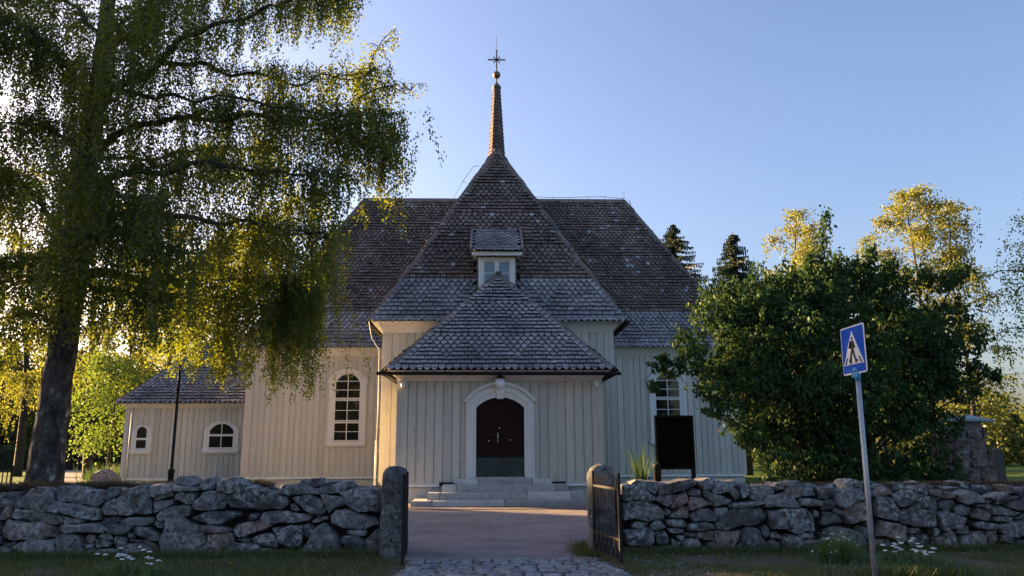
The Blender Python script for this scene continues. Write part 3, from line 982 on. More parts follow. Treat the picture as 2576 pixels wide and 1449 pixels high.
for s in (-1, 1):
    x0, x1 = sorted((.004 * s, .735 * s))
    for k in range(18):
        c0 = .95 + k * .15
        leafp = clip_rect(door_outline, x0, x1, 1.32, 3.3)
        q = clip_half(leafp, .55 * s, 1.0, c0 + .1485)
        q = clip_half(q, -.55 * s, -1.0, -c0) if len(q) > 2 else []
        if len(q) >= 3 and max(p[1] for p in q) - min(p[1] for p in q) > .04:
            pm = MB(); pm.prism(q, dy_ - .012 - rnd.uniform(0, .004), dy_ + .011); pm.build('plank', M_DOOR, door)
    mb = MB(); mb.box(x0 - .01 * (s < 0), x1 + .01 * (s > 0), dy_ - .03, dy_ + .01, .78, 1.34); mb.build('kick_plate', M_COPPER, door)
mb = MB(); mb.box(-.02, .02, dy_ - .03, dy_ + .01, 1.35, 3.14); mb.build('meeting_strip', M_DOOR, door)
mb = MB(); mb.tube([(-.07, dy_ - .03, 1.78), (-.07, dy_ - .09, 1.80), (-.07, dy_ - .09, 2.06), (-.07, dy_ - .03, 2.08)], .016, 6); mb.build('handle', M_BRASS, door, True)
for x, z in ((-.02, 2.22), (-.35, 1.84), (.30, 1.86)):
    mb = MB(); mb.lathe([(.001, -.012), (.022, -.01), (.022, .01), (.001, .012)], 10); k = mb.build('lock_escutcheon', M_BRASS, door); k.matrix_local = Matrix.Translation((x, dy_ - .045, z)) @ Matrix.Rotation(pi / 2, 4, 'X')
mb = MB(); mb.box(-.78, .78, dy_ - .2, .1, .71, .765); mb.build('threshold', M_GRANITE, church)

# ---- annex at the left end
NX0, NX1, NY0, NY1 = -16.75, -TL, 12.0, 18.0
wall('annex_wall', NX0, NX1, 0.42, 3.62, NY0, pitch=0.25)
wall('annex_wall', -NY1, -NY0 - .02, 0.42, 3.62, NX0, 'left', boards=False)
plinth('annex_plinth', NX0, NX1, NY0, 0.28)
mb = MB(); mb.box(NX0 - .08, NX0 + .08, NY0 - .055, NY0 + .07, .42, 3.62); mb.build('corner_board', M_WALL, church)
NZ0, NZ1, NOV = 3.72, 7.35, .4
nxl, nyf = NX0 - NOV, NY0 - NOV
nym = (NY0 + NY1) / 2
NR = 3.3
na = V3(nxl + NR, nym, NZ1)
mb = MB()
mb.add([V3(nxl, nyf, NZ0), V3(NX1, nyf, NZ0), V3(NX1, nym, NZ1), na], [(0, 1, 2, 3)])
mb.add([V3(nxl, nyf, NZ0), na, V3(nxl, 2 * nym - nyf, NZ0)], [(0, 1, 2)])
mb.add([V3(nxl, 2 * nym - nyf, NZ0), na, V3(NX1, nym, NZ1), V3(NX1, 2 * nym - nyf, NZ0)], [(0, 1, 2, 3)])
an_roof = mb.build('annex_roof', M_DECK, church, fix=False)
nrun = nym - nyf
sl = sqrt(nrun ** 2 + (NZ1 - NZ0) ** 2)
shingle_face('shingles', an_roof, V3(0, nyf - D0, NZ0), (1, 0, 0), (0, nrun, NZ1 - NZ0), sl, lambda v: (nxl + NR * v / sl, NX1), SHM, 10**6, u_mid=-13)
sl2 = sqrt(NR ** 2 + (NZ1 - NZ0) ** 2)
shingle_face('shingles', an_roof, V3(nxl - D0, nym, NZ0), (0, 1, 0), (NR, 0, NZ1 - NZ0), sl2, lambda v: (-nrun * (1 - v / sl2), nrun * (1 - v / sl2)), SHM, 10**6)
hipboard((nxl, nyf, NZ0), na, (0, -(NZ1 - NZ0), nrun), (-(NZ1 - NZ0), 0, NR), an_roof, .14)
hipboard(na, (NX1, nym, NZ1), (0, -(NZ1 - NZ0), nrun), (0, (NZ1 - NZ0), nrun), an_roof, .14)
soffit('annex_cornice', [(nxl, NY1), (nxl, nyf), (NX1, nyf)], [(NX0 - e1, NY1), (NX0 - e1, NY0 - e1), (NX1, NY0 - e1)], NZ0 - .03, 3.5)
ay = NY0 - .038
w1 = at(355, 1130, 36); w1t = at(355, 1072, 36)
window('small_window', w1.x - AX, ay, w1.z, w1t.z - .22, .22, .27, [-.27, .27], [(w1.z, (w1.z + w1t.z) / 2 - .06, 1), ((w1.z + w1t.z) / 2 - .06, w1t.z + .02, 1)], .17, False)
w2 = at(556, 1128, 36); w2t = at(556, 1064, 36)
window('small_window', w2.x - AX, ay, w2.z, w2t.z - .34, .34, .58, [-.58, 0, .58], [(w2.z, w2.z + (w2t.z - w2.z) * .52, 1), (w2.z + (w2t.z - w2.z) * .52, w2t.z + .02, 1)], .2, False)
mb = MB(); mb.tube([(NX0 + .22, NY0 - .08, 3.5), (NX0 + .22, NY0 - .08, .3)], .03, 6); mb.build('drainpipe', M_TRIM, church, True)

for x0, x1 in ((-1.84, -1.42), (1.58, 1.98)):
    mb = MB(); mb.box(x0, x1, -.075, -.061, .50, .62); mb.build('vent', M_IRON, church)

# ---- pipes, conductor, small fittings
mb = MB()
cx_ = -AW - .17
mb.tube([(-Wd - .05, YF - .05, EV - .05), (-Wd + .02, AY0 - .2, 5.4), (cx_, AY0 - .12, 5.0), (cx_ + .02, AY0 - .12, 3.0), (cx_ - .01, AY0 - .12, 1.9)], .014, 5)
mb.tube([(cx_ - .01, AY0 - .12, 1.9), (cx_ - .02, AY0 - .12, .1)], .035, 6)
for z in (1.55, 2.35, 3.15, 3.95, 4.75): mb.bar((cx_, AY0 - .12, z), (-AW + .02, AY0 - .03, z), .016)
mb.build('lightning_conductor', M_TRIM, church, True)
for s in (-1, 1):
    mb = MB()
    mb.tube([(s * (Wd + .06), YF + .1, EV - .12), (s * (Wd + .06), YT - .3, EV - .14)], .06, 8)
    mb.build('side_gutter', M_IRON, church, True)
    mb = MB()
    mb.tube([(s * (Wd + .06), YT - .3, EV - .14), (s * (Wd - .02), CY - AW - .3, 5.2), (s * (AW + .12), CY - AW - .16, 4.6), (s * (AW + .12), CY - AW - .16, .2)], .05, 8)
    mb.build('drainpipe', M_IRON if s < 0 else M_TRIM, church, True)
    mb = MB()
    mb.tube([(s * (PWd + .12), PYF - .06, PEV - .12), (s * (PWd + .05), 2.7, PEV - .14)], .05, 8)
    mb.build('side_gutter', M_IRON, church, True)
mb = MB()
p0, p1, p2 = at(1140, 500, 37), at(1165, 455, 36.5), at(1192, 418, 35.5)
q = [Vector((p.x - AX, p.y - 24, p.z)) for p in (p0, p1, p2)]
mb.tube([q[0], q[1]], .012, 4); mb.tube([q[1], q[2]], .014, 4); mb.tube([q[2], q[2] + V3(.25, 0, .02)], .012, 4); mb.tube([q[1], q[1] + V3(.12, 0, -.1)], .012, 4)
mb.build('conductor_wire', M_IRON, church)
mb = MB()
for k in range(7):
    x = 1.2 + k * .9
    mb.bar((x, CY, RZ), (x, CY, RZ + .17), .02)
mb.tube([(.8, CY, RZ + .14), (2.0, CY, RZ + .17), (3.4, CY, RZ + .13), (4.6, CY, RZ + .18), (5.6, CY, RZ + .2), (LT - RUN, CY, RZ + .1)], .012, 4)
mb.tube([(LT - RUN + .0, CY, RZ), (LT - RUN, CY, RZ + .55)], .016, 4)
mb.bar((LT - RUN + .3, CY - .2, RZ - .35), (LT - RUN + .24, CY - .2, RZ - .05), .03)
mb.build('conductor_wire', M_IRON, church)

lamp = empty('porch_lamp', (AX, 23.70, 3.57), 0, 'white glass globe lamp hanging over the church door', 'lamp')
M_GLOBE = mat_simple('opal_glass', (0.86, 0.86, 0.88), 0.2, (0.84, 0.84, 0.86))
mb = MB(); mb.lathe([(.17 * sin(pi * k / 14) + .001, -.17 * cos(pi * k / 14)) for k in range(15)], 22); mb.build('globe', M_GLOBE, lamp, True)
mb = MB(); mb.lathe([(.06, .14), (.15, .17), (.15, .19), (.05, .22), (.03, .30), (.001, .31)], 14); mb.tube([(0, 0, .28), (0, .12, .36), (0, .26, .36)], .02, 6); mb.build('bracket', M_IRON, lamp, True)
for sx, lab in ((-1, 'small white dome camera under the sunny end of the porch eave'), (1, 'small white dome camera under the shaded end of the porch eave')):
    c_ = empty('security_camera', (AX + sx * 2.98, 23.82, 3.52), 0, lab, 'camera', 'porch security cameras')
    mb = MB(); mb.box(-.07, .07, -.05, .14, 0.05, .13); mb.build('mount', M_TRIM, c_)
    mb = MB(); mb.lathe([(.001, -.08), (.05, -.065), (.07, -.02), (.075, .05), (.001, .051)], 12); mb.build('dome', M_GLOBE, c_, True)

# ---- stone steps
steps = empty('stone_steps', (AX, 24, 0), 0, 'four pale cut granite steps up to the church door', 'steps')
for z0, z1, x0, x1, y0, cuts in ((-.05, .17, -2.55, 2.60, -1.60, (-1.95, .1, 2.2)), (.172, .37, -2.12, 2.42, -1.22, (-1.75, .75, 2.02)), (.372, .565, -1.72, 1.98, -.84, (-1.3, 1.62)), (.567, .715, -1.36, 1.52, -.46, (-.65, .95))):
    xs = [x0] + list(cuts) + [x1]
    for a, b_ in zip(xs[:-1], xs[1:]):
        mb = MB()
        c = .022
        j = rnd.uniform(-.008, .008)
        X0, X1, Y0, Y1 = a + .009, b_ - .009, y0 + j, -.05
        mb.add([(X0, Y0, z0), (X1, Y0, z0), (X1, Y1, z0), (X0, Y1, z0), (X0, Y0, z1 - c), (X1, Y0, z1 - c), (X1, Y1, z1), (X0, Y1, z1), (X0 + c, Y0 + c, z1), (X1 - c, Y0 + c, z1)],
               [(0, 3, 2, 1), (0, 1, 5, 4), (4, 5, 9, 8), (8, 9, 6, 7), (1, 2, 6, 9, 5), (0, 4, 8, 7, 3), (2, 3, 7, 6)])
        mb.build('step_block', M_GRANITE, steps)
# ------------------------------------------------------------------ dry-stone walls
def P(s): return [tuple(int(v) for v in q.split(',')) for q in s.split()]


ZS = 800 / 2576 / 1.565217          # survey sheets are 800 source px wide, 2576 px in the sheet
Y18 = 1850 / 1.565217
SHEET = {'A': 0, 'B': 750, 'C': 2400, 'E': 3232}
STONES_L = {
 'A': """0,292 230,290 280,345 240,385 120,370 0,345|0,355 130,372 215,395 200,450 0,480|215,445 300,360 420,255 560,215 730,260 735,400 745,430 680,530 560,515 360,480 225,460
780,210 870,200 1050,235 1340,270 1345,360 1260,460 1040,420 770,390 755,300|770,400 1050,430 1180,465 1295,495 1285,645 1000,590 690,525 700,470|1365,270 1430,225 1545,230 1560,310 1480,350 1375,405 1350,340
1275,440 1340,385 1360,400 1280,465|1590,245 1720,225 1870,195 1920,270 1945,540 1800,555 1540,575 1370,580 1310,500 1380,420 1480,360 1580,320|1900,210 1990,180 2240,190 2500,220 2510,260 2240,270 2000,350 1940,330
1985,360 2080,310 2220,280 2230,330 2100,370 1980,385|1980,400 2100,375 2215,365 2210,430 2080,490 1985,530|2240,330 2300,275 2480,290 2480,420 2420,435 2300,400 2235,380
2000,560 2090,500 2350,435 2450,470 2430,560 2380,590 2220,600 2070,630 2010,610|0,600 70,490 160,455 205,470 150,600 80,640 0,620|165,600 230,490 300,485 560,520 690,535 860,575 840,660 720,690 480,660 260,640
850,590 990,600 1090,625 1080,670 850,685|150,640 260,645 480,665 660,680 750,760 790,830 700,850 350,890 200,865 110,850 130,720|0,700 60,710 110,740 95,810 30,830 0,820
840,690 1100,675 1290,675 1400,770 1380,785 1100,785 870,800 835,760|1310,660 1340,615 1480,600 1550,640 1500,700 1390,740 1340,710|1580,640 1650,600 1830,590 1950,615 1965,650 1900,700 1680,700 1580,680
1420,790 1500,685 1720,705 1690,770 1620,810 1480,810|1745,720 1800,710 1930,720 2050,830 2040,890 1960,890 1760,790|1940,690 1990,640 2130,680 2080,740 1950,710
2140,620 2250,595 2380,640 2520,700 2640,860 2690,1120 2050,1110 2055,900 2120,760|190,960 330,900 350,1000 330,1040 230,1010|340,900 540,860 750,865 755,960 770,1090 600,1080 400,1075 330,1010
0,970 110,965 180,1000 140,1090 0,1090|70,930 250,900 190,960 80,965|760,870 850,800 1080,830 1110,1110 1000,1130 780,1120|1110,850 1160,800 1230,820 1240,890 1170,940 1115,910
1270,850 1330,800 1440,810 1470,880 1400,890|1240,880 1380,885 1460,920 1400,970 1240,990|1110,1020 1200,980 1260,1020 1240,1110 1110,1110|1260,1010 1440,985 1560,1010 1560,1100 1260,1110
1480,890 1500,820 1570,835 1650,870 1600,1000 1500,960|1640,930 1850,900 2040,1000 2030,1110 1880,1110 1600,1090|1845,880 1890,875 2000,920 2050,1000 1980,990 1860,920|1660,870 1840,880 1830,910 1690,900
0,840 90,840 60,920 0,950|2210,130 2310,85 2420,120 2440,200 2200,200|850,695 900,680 830,760 800,780 760,740|180,1050 330,1045 360,1110 180,1120|1110,945 1230,930 1220,985 1120,1000|1660,780 1740,790 1760,850 1660,850""",
 'B': """75,430 200,270 280,255 500,310 520,360 490,420 460,500 100,500|370,160 440,105 560,95 680,150 735,185 730,230 600,285 530,310 370,250|500,400 530,340 700,235 800,195 900,240 1100,290 1250,360 1255,420 1160,490 1000,490 700,485 540,470
1145,240 1200,185 1400,170 1640,240 1665,290 1480,310 1280,310 1150,300|1400,150 1440,120 1640,105 1650,170 1600,220 1420,180|1640,220 1740,190 1900,155 2020,150 2030,220 1900,290 1680,290|1640,160 1760,140 1880,145 1740,185 1650,200
1330,350 1430,320 1550,300 1660,360 1720,400 1740,500 1720,540 1540,555 1460,480 1380,440|1670,310 1800,310 1950,340 1970,420 1960,460 1830,490 1760,550 1740,430|1900,290 2080,230 2370,250 2390,390 2390,520 2200,530 2050,480 1980,430 1960,330
1280,430 1320,420 1400,490 1390,525 1290,510|55,600 150,545 300,515 620,520 640,570 480,650 400,685 250,670 120,640|770,590 800,550 900,550 870,610 770,640|900,600 960,540 1100,515 1330,540 1560,580 1500,640 1250,660 1080,660 930,650
1540,640 1740,575 1755,620 1640,660 1560,665|1595,590 1670,545 1700,560 1620,610|1780,580 1850,510 2000,495 2200,555 2330,620 2370,690 2230,750 2000,740 1830,690|545,740 600,680 880,635 1010,650 1060,700 960,745 700,840 620,840 560,800
1080,720 1450,700 1450,800 1400,965 1200,960 1150,880|1470,700 1510,675 1570,740 1560,810 1500,855 1465,810|850,830 1000,800 1090,795 1150,870 1140,960 980,945 850,930 800,880|250,830 320,795 540,800 550,900 480,960 400,1000 240,980
1640,690 1740,680 1800,760 1900,920 1850,1130 1400,1130 1400,1000 1500,910|430,1150 480,960 560,930 860,920 900,970 1150,1000 1180,1140 1000,1150|1900,880 1960,830 2140,830 2220,900 2210,980 2000,985 1920,940|1840,1060 1860,1010 2100,990 2300,1010 2400,1060 2390,1150 1860,1150
1710,1110 1770,1075 1910,1080 1910,1140 1760,1150|2230,900 2360,760 2420,880 2450,1020 2300,1010 2230,980|2000,760 2250,760 2230,820 2120,830 2000,800|150,190 220,105 280,140 340,170 330,240 180,250|590,880 700,860 830,900 700,920|270,1010 420,1010 400,1130 260,1140|160,700 300,690 420,720 520,760 500,790 280,780 200,760""",
}
STONES_R = {
 'C': """160,200 260,180 560,330 550,390 180,390 165,300|260,170 330,130 590,150 610,200 590,310 570,320 440,260 300,210|600,310 620,190 830,140 1030,120 1060,160 1030,200 900,260 700,310|1090,150 1200,105 1370,125 1360,170 1260,250 1200,270 1090,190
1270,240 1380,150 1570,125 1570,190 1500,270 1380,290 1280,275|1520,215 1570,210 1640,270 1650,340 1610,400 1510,270|1640,180 1700,165 1790,220 1760,330 1680,370 1650,260|1790,250 1920,185 2050,220 2060,280 1950,370 1900,395 1790,370|2050,200 2100,160 2170,180 2180,240 2070,255
2190,230 2440,220 2430,330 2320,350 2200,280|1940,390 2000,320 2220,280 2260,300 2400,450 2360,470 1950,465|2370,370 2480,350 2650,390 2640,450 2400,450|560,370 610,320 840,310 820,380 750,470 640,430|850,300 940,265 990,390 900,450 780,500 760,480 830,380|970,270 1050,235 1120,250 1150,330 970,320
1150,290 1200,275 1400,320 1530,385 1440,440 1300,460 1280,400 1180,340|1000,340 1140,340 1280,420 1270,440 1010,500 980,440|170,440 230,400 350,390 600,450 680,540 660,600 520,650 300,610 180,640|680,480 770,510 760,550 690,570|740,590 800,530 930,445 990,480 990,615 880,610
1010,560 1080,500 1230,475 1330,570 1320,640 1050,655|1310,490 1470,470 1490,540 1340,575|1480,450 1550,420 1850,385 1950,420 1850,450 1540,490|1330,630 1380,580 1560,510 1880,475 1950,570 1930,640 1860,680 1660,710 1500,760 1350,760|1970,510 2200,485 2450,490 2530,570 2570,770 2340,790 2200,750 2040,750 1990,600
720,680 770,635 920,625 955,700 940,725 730,710|970,700 1010,680 1180,655 1270,670 1310,740 1220,760 980,755|270,690 330,650 480,660 460,700 340,740 280,730|500,700 560,640 640,640 700,710 640,750 520,755|185,770 460,715 540,780 560,930 540,945 380,970 260,970 200,930
560,790 680,750 750,900 740,930 580,940|710,740 820,725 930,760 920,800 760,800|950,790 1310,770 1310,890 1200,890 1100,850 960,830|830,830 940,825 935,880 900,910 840,860|910,930 950,870 1110,870 1150,930 1100,1060 950,1070|1320,770 1480,780 1620,760 1650,790 1600,930 1540,1070 1300,1070
1610,980 1720,700 1860,740 1900,830 1955,920 1880,960 1660,1000|1910,720 1960,690 2000,740 2000,830 1950,860 1910,800|2010,800 2080,775 2160,830 2160,880 2020,860|1600,1030 1960,940 2040,880 2110,920 2145,1100 1600,1110|2170,870 2240,820 2340,820 2400,880 2600,880 2690,900 2700,1110 2260,1110 2170,980
1225,930 1305,905 1300,980 1270,1010|1160,980 1210,960 1240,1000 1210,1060 1170,1050|450,1010 770,950 820,1020 800,1090 480,1090|2240,200 2260,160 2380,140 2470,190 2440,260 2270,240|2340,800 2560,790 2570,850 2400,870|200,980 440,990 460,1090 200,1090|770,860 900,920 890,1060 800,1040|700,640 830,620 720,690|640,500 690,570 690,640 630,620
2450,240 2576,230 2600,330 2450,340|1500,500 1540,495 1560,505 1500,540|2560,500 2620,520 2640,600 2560,590""",
 'E': """0,230 160,210 120,310 80,370 0,370|165,340 240,250 460,240 500,310 480,370 250,480 190,440|270,180 340,115 470,140 495,210 480,260 290,260|0,400 160,380 180,450 100,500 0,510|0,520 110,540 240,600 250,660 100,680 0,700|260,510 350,440 580,380 600,600 540,640 320,680 300,600
130,470 230,500 290,560 260,580 120,530|670,380 700,345 870,350 910,470 970,580 950,635 700,590 690,480|905,420 910,310 1100,260 1330,330 1430,410 1440,500 1400,520 1220,470 930,455|950,540 1000,500 1170,470 1390,530 1410,700 1340,725 1000,680 960,600|1320,250 1500,260 1700,300 1680,350 1540,360 1340,310
1700,300 1850,260 1990,330 2000,390 1800,430 1720,400|1470,420 1520,370 1640,380 1690,430 1620,500 1590,560 1470,480|1640,480 1750,440 1860,490 1850,560 1800,585 1700,570|1420,560 1560,530 1770,600 1740,680 1680,740 1540,780 1480,720|1870,560 1950,470 2100,530 2140,580 2120,640 1890,610
2110,490 2200,450 2350,500 2470,540 2400,570 2180,570|2140,610 2220,580 2390,590 2380,650 2180,650|1890,680 1960,650 2180,680 2180,745 2000,745 1900,720|2200,700 2350,660 2560,640 2576,800 2440,860 2250,780|440,830 490,700 610,760 620,870 560,870|30,760 200,720 430,790 530,900 500,1100 300,1100 30,1100
540,960 640,890 720,870 750,920 720,1060 610,1070|710,790 780,640 960,680 1030,710 1020,860 960,940 880,880 720,830|770,920 830,880 880,970 860,1080 740,1090|1030,890 1130,825 1190,880 1190,980 1130,980|1200,870 1240,800 1350,810 1370,900 1340,970 1220,995|1370,790 1390,720 1460,740 1460,790 1420,840
1050,790 1080,740 1200,730 1270,780 1150,810|1415,870 1600,770 1660,800 1720,970 1620,1060 1460,1060|1700,730 1850,710 1850,810 1710,800|1740,870 1780,825 1850,830 1860,1000 1800,1010 1740,970|1870,780 2000,760 2080,850 2140,1090 1870,1090|2060,780 2180,760 2220,880 2140,960 2090,860
2160,1060 2240,980 2400,950 2540,1060 2540,1120 2200,1120|2270,830 2340,800 2400,880 2350,930 2280,900|2430,900 2500,880 2576,930 2560,990 2460,970|880,980 1000,950 1070,1000 1050,1090 880,1090|1680,1080 1740,990 1780,1080|650,290 830,220 860,260 900,300 760,340 650,340|2040,350 2200,290 2300,280 2320,330 2180,380
2300,190 2420,200 2450,290 2340,315|2080,390 2150,370 2180,410 2100,430|2460,290 2576,220 2576,320 2480,330|1990,440 2180,440 2110,490 1960,460|2380,400 2576,380 2576,500 2480,520 2360,460|2420,620 2576,540 2576,630|1260,1010 1430,960 1440,1080 1280,1090|520,300 580,290 600,380 510,400|1080,240 1200,200 1330,240 1300,320 1120,260
1340,320 1450,330 1520,360 1430,400|1960,860 2060,880 2000,900|2200,380 2360,340 2370,400 2220,450|2190,330 2300,330 2460,330 2400,380 2240,370|550,660 620,650 640,750 560,730""",
}


def stone_mesh(poly, depth, mat, seed, back=0.34):
    """a rough boulder whose face has the given (x, z) outline; face towards -y"""
    r = random.Random(seed)
    cx = sum(p[0] for p in poly) / len(poly)
    cz = sum(p[1] for p in poly) / len(poly)
    pts = []
    n = len(poly)
    for i in range(n):                      # cut corners, add points along edges
        a, b_ = poly[i], poly[(i + 1) % n]
        L = math.hypot(b_[0] - a[0], b_[1] - a[1])
        k = max(1, int(L / 0.055))
        for t in ([.07] + [(j + 1) / (k + 1) for j in range(k - 1)] + [.93]):
            pts.append((a[0] + (b_[0] - a[0]) * t, a[1] + (b_[1] - a[1]) * t))
    tx, tz = r.uniform(-.14, .14), r.uniform(-.30, .06)
    rings = [(1.0, back), (1.05, back * .45), (1.05, .03), (1.03, -depth * .62), (.975, -depth * .94), (.80, -depth), (.42, -depth * 1.03)]
    V, Fs = [], []
    m_ = len(pts)
    off = Vector((r.uniform(0, 90), r.uniform(0, 90), r.uniform(0, 90)))
    size = min(max(p[0] for p in poly) - min(p[0] for p in poly), max(p[1] for p in poly) - min(p[1] for p in poly))
    for ri, (s, y) in enumerate(rings):
        for x, z in pts:
            q = Vector((cx + (x - cx) * s, y, cz + (z - cz) * s))
            if ri > 2: q.y += tx * (x - cx) * s + tz * (z - cz) * s
            d = noise.noise_vector(q * 5.5 + off) * min(.035, size * .12) + noise.noise_vector(q * 15 + off) * min(.020, size * .07)
            V.append(q + d)
    V.append(Vector((cx, -depth * 1.07 + noise.noise(off) * .02, cz)))
    for ri in range(len(rings) - 1):
        for i in range(m_):
            j = (i + 1) % m_
            Fs.append((ri * m_ + i, ri * m_ + j, (ri + 1) * m_ + j, (ri + 1) * m_ + i))
    for i in range(m_): Fs.append(((len(rings) - 1) * m_ + i, (len(rings) - 1) * m_ + (i + 1) % m_, len(V) - 1))
    V = [(v.x, v.y, v.z) for v in V]
    me = bpy.data.meshes.new('stone')
    me.from_pydata(V, [], Fs)
    me.materials.append(mat)
    me.polygons.foreach_set('use_smooth', [True] * len(Fs))
    import bmesh
    bm = bmesh.new(); bm.from_mesh(me)
    bmesh.ops.recalc_face_normals(bm, faces=bm.faces)
    bm.to_mesh(me); bm.free()
    me.set_sharp_from_angle(angle=radians(32))
    return me


def stone_wall(label, wallY, sheets, x_gate, x_out):
    base = empty('stone_wall', (0, wallY, 0), 0, label, 'stone wall')
    zmax = {}
    k = 0
    allp = []
    for sh, txt in sheets.items():
        for s in txt.replace('\n', '|').split('|'):
            px = P(s)
            poly = []
            for zx, zy in px:
                w = at(SHEET[sh] / 1.565217 + zx * ZS, Y18 + zy * ZS, wallY)
                poly.append((w.x, w.z))
            allp.append(poly)
    # the wall runs on past the edge of the photograph
    x = x_out
    sgn = -1 if x_gate > x_out else 1
    for c in range(7):
        w = rnd.uniform(.34, .6)
        z = -.05
        while z < .80:
            h = rnd.uniform(.18, .30)
            ww = w * rnd.uniform(.75, 1.1)
            xc = x + sgn * w / 2 + rnd.uniform(-.06, .06)
            allp.append([(xc + ww / 2 * a + rnd.uniform(-.06, .06), z + h * b_ + rnd.uniform(-.03, .03)) for a, b_ in ((-1, .1), (-.5, 0), (.5, 0), (1, .2), (.95, .75), (.4, 1), (-.5, .97), (-1, .7))])
            z += h
        x += sgn * w
    for poly in allp:
        sz = max(p[0] for p in poly) - min(p[0] for p in poly)
        if sz < .03: continue
        zz = max(p[1] for p in poly)
        big = sz > .35
        me = stone_mesh(poly, rnd.uniform(.06, .12) if not big else rnd.uniform(.09, .17), M_STONE, 100 + k, .42 if zz > .9 else .3)
        o = link('stone', me, base)
        o.location = (0, rnd.uniform(-.045, .03) + (0 if big else .02), 0)
        k += 1
    # rubble heart and a capping of stones and turf behind the face
    xa, xb = sorted((x_gate, x))
    mb = MB()
    nseg = int((xb - xa) / .25)
    V, Fs = [], []
    for i in range(nseg + 1):
        xx = xa + (xb - xa) * i / nseg
        h = [.90 + rnd.uniform(-.03, .03), .97 + rnd.uniform(-.03, .04), .97 + rnd.uniform(-.04, .04), .85]
        V += [(xx, .13, -.1), (xx, .13, h[0]), (xx, .4, h[1]), (xx, .75, h[2]), (xx, .95, h[3]), (xx, 1.0, -.1)]
        if i:
            for j in range(5): Fs.append(((i - 1) * 6 + j, i * 6 + j, i * 6 + j + 1, (i - 1) * 6 + j + 1))
    Fs += [(0, 1, 2, 3, 4, 5), tuple(nseg * 6 + j for j in (5, 4, 3, 2, 1, 0))]
    mb.add(V, Fs)
    mb.build('rubble_core', M_CORE, base)
    xx = xa + .1
    while xx < xb - .1:
        w = rnd.uniform(.2, .5)
        h = rnd.uniform(.06, .15)
        for yy in (.36, .66):
            ww = w * rnd.uniform(.7, 1.05)
            zt = .96 + rnd.uniform(-.03, .02)
            xc = xx + w / 2
            poly = [(xc + ww / 2 * a + rnd.uniform(-.02, .02), zt - .06 + h * b_) for a, b_ in ((-1, .1), (-.6, -.3), (.6, -.3), (1, .1), (.8, .7), (.3, 1), (-.5, .9))]
            o = link('stone', stone_mesh(poly, .12, M_STONE, 900 + k, .14), base)
            o.location = (0, yy, 0)
            k += 1
        xx += w
    return base


YL, YR = 12.72, 12.55
wallL = stone_wall('dry-stone wall of grey boulders with turf on top, below the annex windows', YL, STONES_L, -1.62, at(-6, 1300, YL).x)
wallR = stone_wall('dry-stone wall of grey boulders behind the pedestrian crossing sign, below the bush', YR, STONES_R, 1.98, at(2580, 1300, YR).x)


# gate posts: monolithic rough stones
def post(px0, px1, pytop, Y, label):
    a, b_, t = at(px0, 1300, Y), at(px1, 1300, Y), at((px0 + px1) / 2, pytop, Y)
    w = (b_.x - a.x)
    c = (a.x + b_.x) / 2
    o = empty('gate_post', (c, Y + w / 2, 0), 0, label, 'gate post', 'stone gate posts')
    mb = MB()
    V, Fs = [], []
    n = 28
    H = t.z
    lv = [(-.1, 1), (.15, 1.01), (.35, 1), (.55, .99), (.75, .985), (.95, .98), (H - .17, .96), (H - .10, .90), (H - .045, .74), (H - .01, .45), (H, .18)]
    off = Vector((c * 7, 3, 1))
    for z, s in lv:
        for k in range(n):
            an = 2 * pi * k / n
            r_ = 1 / (abs(cos(an)) ** 5 + abs(sin(an)) ** 5) ** (1 / 5) * w / 2 * s
            q = Vector((cos(an) * r_, sin(an) * r_, z))
            V.append(q + noise.noise_vector(q * 5 + off) * .018 + noise.noise_vector(q * 19 + off) * .009)
    for i in range(len(lv) - 1):
        for k in range(n): Fs.append((i * n + k, i * n + (k + 1) % n, (i + 1) * n + (k + 1) % n, (i + 1) * n + k))
    Fs.append(tuple((len(lv) - 1) * n + k for k in range(n)))
    mb.add(V, Fs)
    mb.build('shaft', M_STONE_POST, o, True, fix=False)
    m2 = MB()
    for z in (.25, .95): m2.tube([(-.02, -w / 2 + .02, z), (-.02, -w / 2 - .05, z)], .018, 6)
    m2.build('hinge_pin', M_IRON, o)
    return o


post(955, 1022, 1173, 12.28, 'round-topped stone gate post at the end of the wall below the annex')
post(1484, 1553, 1169, 12.28, 'round-topped stone gate post behind the open barred gate leaf')


def gate(hx, hy, fx, fy, zb, label):
    """wrought-iron leaf from the hinge (hx, hy) to the free end (fx, fy)"""
    L = math.hypot(fx - hx, fy - hy)
    o = empty('iron_gate', (hx, hy, 0), atan2(fy - hy, fx - hx), label, 'gate', 'iron gate leaves')
    for x, h in ((0, 1.2), (L, 1.2)):
        mb = MB(); mb.bar((x, 0, zb), (x, 0, zb + h), .036); mb.build('stile', M_IRON, o)
    for z in (zb + .03, zb + .30, zb + .98):
        mb = MB(); mb.bar((0, 0, z), (L, 0, z), .014, .034); mb.build('rail', M_IRON, o)
    nb = 13
    mb = MB(); mb.tube([(0, 0, zb + .28), (0, 0, zb + 1.12), (0, 0, zb + 1.17)], [.0085, .0085, .002], 6)
    me = mb.mesh('bar', M_IRON)
    mb = MB(); mb.tube([(0, 0, zb + .03), (.028, 0, zb + .10), (-.028, 0, zb + .20), (0, 0, zb + .30)], .011, 6)
    ms = mb.mesh('scroll', M_IRON)
    for k in range(1, nb):
        b_ = link('bar', me, o); b_.location = (L * k / nb, 0, 0)
        s = link('scroll', ms, o); s.location = (L * k / nb, 0, 0)
        s.scale = (1 if k % 2 else -1, 1, 1)
    return o


